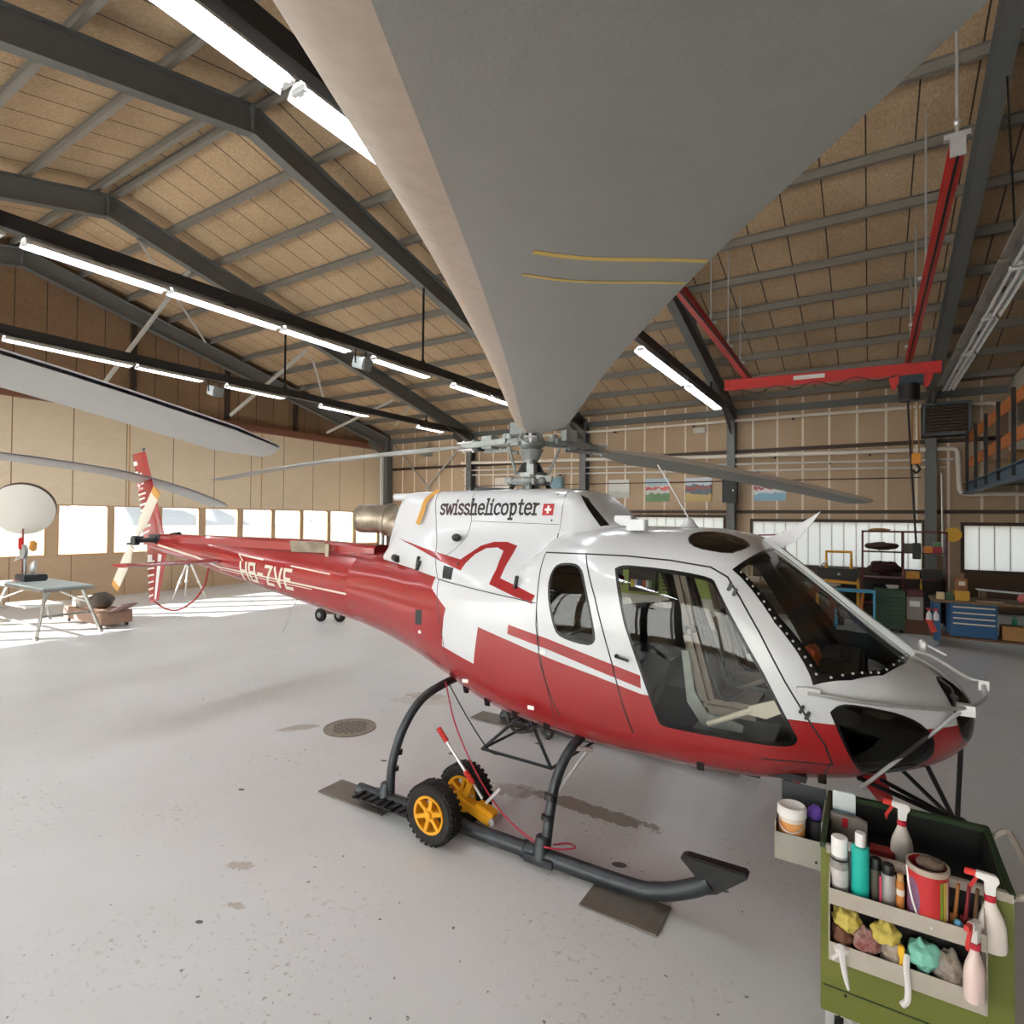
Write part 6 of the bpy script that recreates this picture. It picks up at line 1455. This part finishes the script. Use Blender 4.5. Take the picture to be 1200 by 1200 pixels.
for k, (x, lb) in enumerate(((.965, 'left white spray bottle hanging at the end of the blue workbench'), (1.0+.075, 'right white spray bottle hanging at the end of the blue workbench'))):
    t = thing('hung_bottle', lb, 'spray bottle', (x, 13.62, .50), 0, 'bottles at the workbench end'); b = MB(); b.lathe([(0, 0), (.042, 0), (.046, .02), (.044, .11), (.018, .16), (.014, .18), (0, .18)], seg=18); b.fin('bottle', M['flagwhite'], t); b = MB(); b.box((-.01, 0, .20), (.06, .022, .04)); b.fin('trigger_head', bpy.data.materials['red_grip'], t)
t = thing('red_tag', 'red warning streamer hanging at the left end of the workbench', 'streamer', (1.0, 13.68, .22)); b = MB(); b.box((0, 0, .18), (.10, .01, .30), rot(0, -.35, 0)); b.fin('flag', K('signal_red', (222, 74, 60), .6), t); b = MB(); b.tube(spline([(-.04, 0, .32), (0, .01, .44), (.1, .02, .46), (.09, .03, .3)], 5), .018, 6); b.fin('strap', K('dark_red_strap', (112, 30, 30), .7), t)
t = thing('tool_cabinet', 'dark green roller cabinet with many drawers left of the blue workbench', 'cabinet', (.36, 15.05, 0)); GC = K('cabinet_green', (36, 70, 40), .5, var=.2)
b = MB(); b.bx(-.28, .28, -.25, .25, .08, .90); b.fin('body', GC, t, bev=.01)
for k in range(8): b = MB(); b.bx(-.25, .25, -.272, -.25, .12+.092*k, .20+.092*k); d_ = b.fin('drawer', GC, t, bev=.003); b = MB(); b.bx(-.23, .23, -.285, -.272, .185+.092*k, .195+.092*k); b.fin('drawer_pull', M['dgray'], d_)
for x in (-.22, .22): b = MB(); b.cyl((x-.02, -.18, .04), (x+.02, -.18, .04), .04, seg=12); b.cyl((x-.02, .18, .04), (x+.02, .18, .04), .04, seg=12); b.fin('castor', M['rubber'], t)
crumple('gauze_roll', (.42, 15.0, .965), (.13, .10, .045), K('pale_cloth', (190, 182, 172), .8), 'pale cloth lying on the green roller cabinet', 'cloth', 31)
t = thing('paper_bin', 'grey paper box with white label beside the green cabinet', 'box', (.80, 15.1, 0)); b = MB(); b.bx(-.14, .16, -.2, .2, .30, .78); b.fin('carton', K('grey_carton', (160, 148, 140), .8), t, bev=.006); b = MB(); b.bx(-.08, .10, -.206, -.2, .58, .70); b.fin('label', M['flagwhite'], t); b = MB(); b.bx(-.2, .3, -.2, .2, .0, .30); b.fin('plinth', K('brown_plinth', (96, 62, 44), .7), t)
b = MB(); b.bx(.66, .96, 14.95, 15.25, .78, .92); b.top('red_case', K('dull_maroon_case', (92, 34, 36), .5), 'dull maroon case on top of the grey paper box', 'case', bev=.01)
# red rack with bins
RR = K('dark_red_rack', (100, 34, 38), .5, var=.2)
t = thing('storage_rack', 'dark red storage rack in front of the bright back window', 'rack', (.65, 16.2, 0))
for x in (-.80, .0, .80):
    for y in (-.25, .25): b = MB(); b.bx(x-.02, x+.02, y-.02, y+.02, 0, 2.17); b.fin('post', RR, t)
for z in (.45, 1.08, 1.68): b = MB(); b.bx(-.82, .82, -.27, .27, z-.02, z); b.fin('shelf', RR, t)
for y in (-.25, .25): b = MB(); b.bx(-.82, .82, y-.02, y+.02, 2.13, 2.17); b.fin('top_bar', RR, t)
b = MB(); b.bx(.78, .80, -.25, .25, .1, 2.1); b.fin('end_panel', H_['dark'], t); b = MB(); b.bx(-.82, .82, .255, .27, .05, 1.12); b.fin('back_panel', H_['dark'], t)  # back panel added to make the lower rack read dark
RK = [('folded_coat', -.42, 1.68, .30, .11, (72, 50, 40), 'brown folded coat heap on the upper shelf of the red rack', 'coat', 1), ('green_case', .12, 1.68, .14, .20, (88, 92, 78), 'grey green case on the upper shelf of the red rack', 'case', 0), ('clear_jar', .30, 1.68, .07, .15, (190, 188, 176), 'pale jar beside the grey green case', 'jar', 0), ('orange_bin', .47, 1.68, .08, .15, (222, 138, 36), 'orange bin on the upper shelf of the red rack', 'bin', 0), ('red_bin', .64, 1.68, .09, .15, (170, 36, 44), 'red bin on the upper shelf of the red rack', 'bin', 0), ('duffel_bag', -.36, 1.08, .36, .20, (58, 26, 28), 'dark maroon duffel bag on the middle shelf of the red rack', 'bag', 1), ('yellow_bin', .18, 1.08, .13, .16, (216, 150, 40), 'yellow bin on the middle shelf of the red rack', 'bin', 0), ('dark_case', .55, 1.08, .18, .22, (30, 28, 28), 'black case at the right of the middle shelf', 'case', 0), ('black_tarp', -.30, .45, .42, .24, (24, 22, 24), 'black tarp heap on the bottom shelf of the red rack', 'tarp', 1), ('bottom_case', .45, .45, .25, .30, (40, 36, 34), 'dark case on the bottom shelf of the red rack', 'case', 0)]
for n_, x, z, hw, hh, c, lb, ct, soft in RK:
    if soft: crumple(n_, (.65+x, 16.15, z+hh+.015), (hw, .2, hh*.8), K(n_+'_cloth', c, .8), lb, ct, int(z*100))
    else:
        t = thing(n_, lb, ct, (.65+x, 16.15, z)); b = MB(); b.bx(-hw, hw, -.15, .15, 0, hh); b.fin('body', K(n_+'_paint', c, .5), t, bev=.012); b = MB(); b.bx(-hw*.9, hw*.9, -.17, -.15, hh*.55, hh*.85); b.fin('front_edge', bpy.data.materials[n_+'_paint'], t, bev=.004)
b = MB(); b.bx(1.22, 1.36, 16.0, 16.2, 1.83, 1.93); b.top('green_tray', K('leaf_green', (70, 120, 70)), 'small green tray stacked on the red bin', 'tray', bev=.008)
b = MB(); b.ell((.18, 16.1, 2.19), (.22, .12, .04), 14, 8, jit=.15); b.top('straw_hat', K('tan_straw', (196, 150, 96), .8), 'tan flat bundle on the top bar of the red rack', 'bundle')
for k, (x, y) in enumerate(((-.62, 15.98),)): pass
b = MB(); b.bx(.96, 1.0, 15.88, 15.925, .78, .98); b.bx(.97, .99, 15.90, 15.925, .98, 1.09) ; b.top('yellow_tag', bpy.data.materials['bin_yellow'], 'small yellow tag hanging in front of the red rack', 'tag')
# yellow press stand
t = thing('press_trolley', 'black workshop press on a yellow frame with raised yellow hoop', 'press', (-.62, 15.4, 0)); YE = K('machine_yellow', (226, 158, 36), .45)
b = MB(); b.bx(-.42, .38, -.25, .25, 1.05, 1.30); b.fin('table', K('oily_black', (30, 27, 24), .5, var=.3), t, bev=.02)
b = MB(); b.tube([(-.24, -.2, 1.30), (-.24, -.2, 1.68), (.26, -.2, 1.68), (.26, -.2, 1.30)], .035, 8); b.fin('hoop', YE, t)
b = MB(); b.bar((-.42, -.27, 1.02), (.40, -.27, .98), .05, .06); b.bar((.40, -.27, 1.0), (.40, -.27, .10), .05, .05); b.bar((-.42, -.27, 1.0), (-.42, -.27, .02), .05, .05); b.fin('frame_rail', YE, t, split=False)
b = MB(); b.bar((.38, .22, 1.06), (.38, .22, .02), .05, .05); b.bar((-.40, .22, 1.06), (-.40, .22, .02), .05, .05); b.fin('rear_leg', YE, t); b = MB(); b.bx(-.38, .36, .20, .215, .08, 1.0); b.fin('back_sheet', H_['dark'], t)  # back sheet added to darken the view behind the press
b = MB(); b.cyl((-.38, -.24, 1.34), (-.22, -.24, 1.46), .02, seg=8); b.ell((.02, -.26, 1.17), (.03, .03, .03), 8, 6); b.fin('lever', M['steel'], t)
crumple('shop_cloth', (-.75, 15.15, .93), (.18, .10, .055), K('off_white_cloth', (186, 180, 170), .9), 'off white shop cloth beneath the yellow rail', 'cloth', 40)
b = MB(); b.bx(-1.0, -.5, 15.05, 15.25, .02, .87); b.top('cloth_box', H_['dark'], 'dark box under the off white shop cloth', 'box', bev=.01)
t = thing('frame_table', 'bright blue tube frame table beside the green cabinet', 'table', (-.22, 14.75, 0)); CB = K('bright_blue_tube', (44, 150, 190), .4)
for x in (-.42, .30):
    for y in (-.2, .2): b = MB(); b.bx(x-.02, x+.02, y-.02, y+.02, 0, .84); b.fin('leg', CB, t)
b = MB(); b.bx(-.44, .32, -.22, .22, .84, .88); b.fin('tabletop', CB, t, bev=.004); b = MB(); b.bx(-.42, .30, -.18, .18, .30, .33); b.fin('lower_shelf', H_['dark'], t)
b = MB(); b.cyl((-.18, 14.72, .33), (-.12, 14.72, .84), .03, seg=8); b.top('orange_rod', K('orange_rod', (206, 120, 40)), 'orange rod leaning under the bright blue table', 'rod')
# white stand by the window and clutter seen past the windshield
t = thing('work_stand', 'white tubular stand with purple arms in front of the back window', 'stand', (-2.0, 16.6, 0)); WT = K('white_tube', (214, 200, 196), .5)
for x in (-.1, .1): b = MB(); b.cyl((x, 0, 0), (x, 0, 2.05), .025, seg=8); b.fin('upright', WT, t)
b = MB(); b.cyl((-.55, 0, 2.0), (0.05, 0, 2.02), .02, seg=8); b.cyl((.05, 0, 2.08), (.55, 0, 2.10), .02, seg=8); b.cyl((-.2, 0, 1.95), (.1, 0, 1.85), .015, seg=8); b.fin('arm', K('purple_arm', (140, 80, 110)), t, split=False)
b = MB(); b.ell((.05, -.05, 1.28), (.16, .1, .25), 12, 8, jit=.12); b.fin('yellow_gear', K('mustard_gear', (196, 150, 60), .7, var=.4), t); b = MB(); b.bx(-.3, .3, -.25, .25, .0, .06); b.fin('foot', H_['dark'], t)
b = MB(); b.tube([(-2.33+.09*math.cos(2*PI*i/16), 15.9, 1.38+.09*math.sin(2*PI*i/16)) for i in range(16)], .025, 8, closed=True); b.cyl((-2.33, 15.9, 1.28), (-2.33, 15.9, .86), .02, seg=8); b.cyl((-2.33, 15.9, .85), (-2.33, 15.9, .87), .1, seg=16); b.top('ring_hook', M['flagwhite'], 'white ring on a short post by the yellow press', 'ring')
t = thing('clutter_bench', 'dark long bench seen through the windshield', 'bench', (-2.6, 15.7, 0)); b = MB(); b.bx(-1.5, 1.1, -.35, .35, .80, .85); b.fin('bench_top', WD, t); 
for x in (-1.4, 1.0): b = MB(); b.bx(x-.04, x+.04, -.3, .3, 0, .80); b.fin('trestle', H_['dark'], t)
b = MB(); b.bx(-1.4, 1.0, -.28, .28, .1, .6); b.fin('cupboard', H_['dark'], t)
b = MB(); b.bx(-3.95, -3.35, 15.5, 15.9, .85, 1.30); b.top('orange_crate', K('orange_crate', (206, 112, 50), .6), 'orange crate on the bench seen through the windshield', 'crate', bev=.01)
b = MB(); b.box((-3.0, 15.55, 1.03), (.34, .02, .34), rot(-.5, 0, .2)); b.box((-3.0, 15.6, .91), (.3, .2, .10)); b.top('white_folder', K('white_paper', (226, 226, 226), .6), 'white folder propped on the bench seen through the windshield', 'folder')
b = MB(); b.bx(-2.75, -2.35, 15.5, 15.85, .85, .95); b.top('pale_carton', K('pale_carton', (196, 186, 172), .8), 'pale low carton on the bench right of the white folder', 'carton', bev=.006)
b = MB(); b.cyl((-2.62, 15.45, .86), (-2.66, 15.42, 1.30), .02, seg=8); b.top('chrome_rod', M['steel'], 'chrome rod standing beside the white folder', 'rod')
# green tool board behind the cabin
t = thing('tool_board', 'light green tool board seen through the cabin side windows', 'tool board', (-3.2, 9.5, 0)); LG = K('pale_green_board', (152, 168, 84), .6, var=.1)
b = MB(); b.bx(-1.3, 1.3, 0, .04, .75, 1.95); b.fin('board', LG, t)
for x in (-1.25, 1.25): b = MB(); b.bx(x-.03, x+.03, -.3, .34, 0, .04); b.bx(x-.03, x+.03, .04, .1, 0, 1.95); b.fin('stand_leg', H_['dark'], t)
b = MB(); b.bx(-1.3, 1.3, -.03, 0, .75, 1.10); b.fin('lower_panel', K('pale_panel', (206, 204, 196), .5), t)
b = MB(); b.bx(-.28, .18, -.16, 0, 1.16, 1.90); sb = b.fin('shelf_box', H_['dark'], t)
for k in range(6): b = MB(); b.bx(-.23+.065*k, -.18+.065*k, -.20, -.16, 1.24, 1.36); b.fin('small_bottle', K('tb%d' % k, [(216, 190, 60), (210, 206, 200), (60, 90, 130), (190, 90, 50), (220, 214, 206), (80, 120, 70)][k]), sb)
for k in range(8): b = MB(); b.cyl((.26, -.02, 1.20+.065*k), (.46+.05*(k % 3), -.02, 1.20+.065*k), .011, seg=6); b.fin('spanner', M['dgray'], t)
for k in range(5): b = MB(); b.cyl((-.9+.11*k, -.02, 1.24), (-.85+.11*k, -.02, 1.46-.03*k), .012, seg=6); b.fin('screwdriver', M['dgray'], t)
# bags in the cabin, behind the windshield
crumple('red_yellow_bag', (HX+2.33, HY-.43, 1.505), (.05, .09, .065), K('red_bag', (168, 60, 44), .7, var=.9, vscale=6, second=(214, 150, 50)), 'red and yellow bag lying behind the windshield', 'bag', 51)
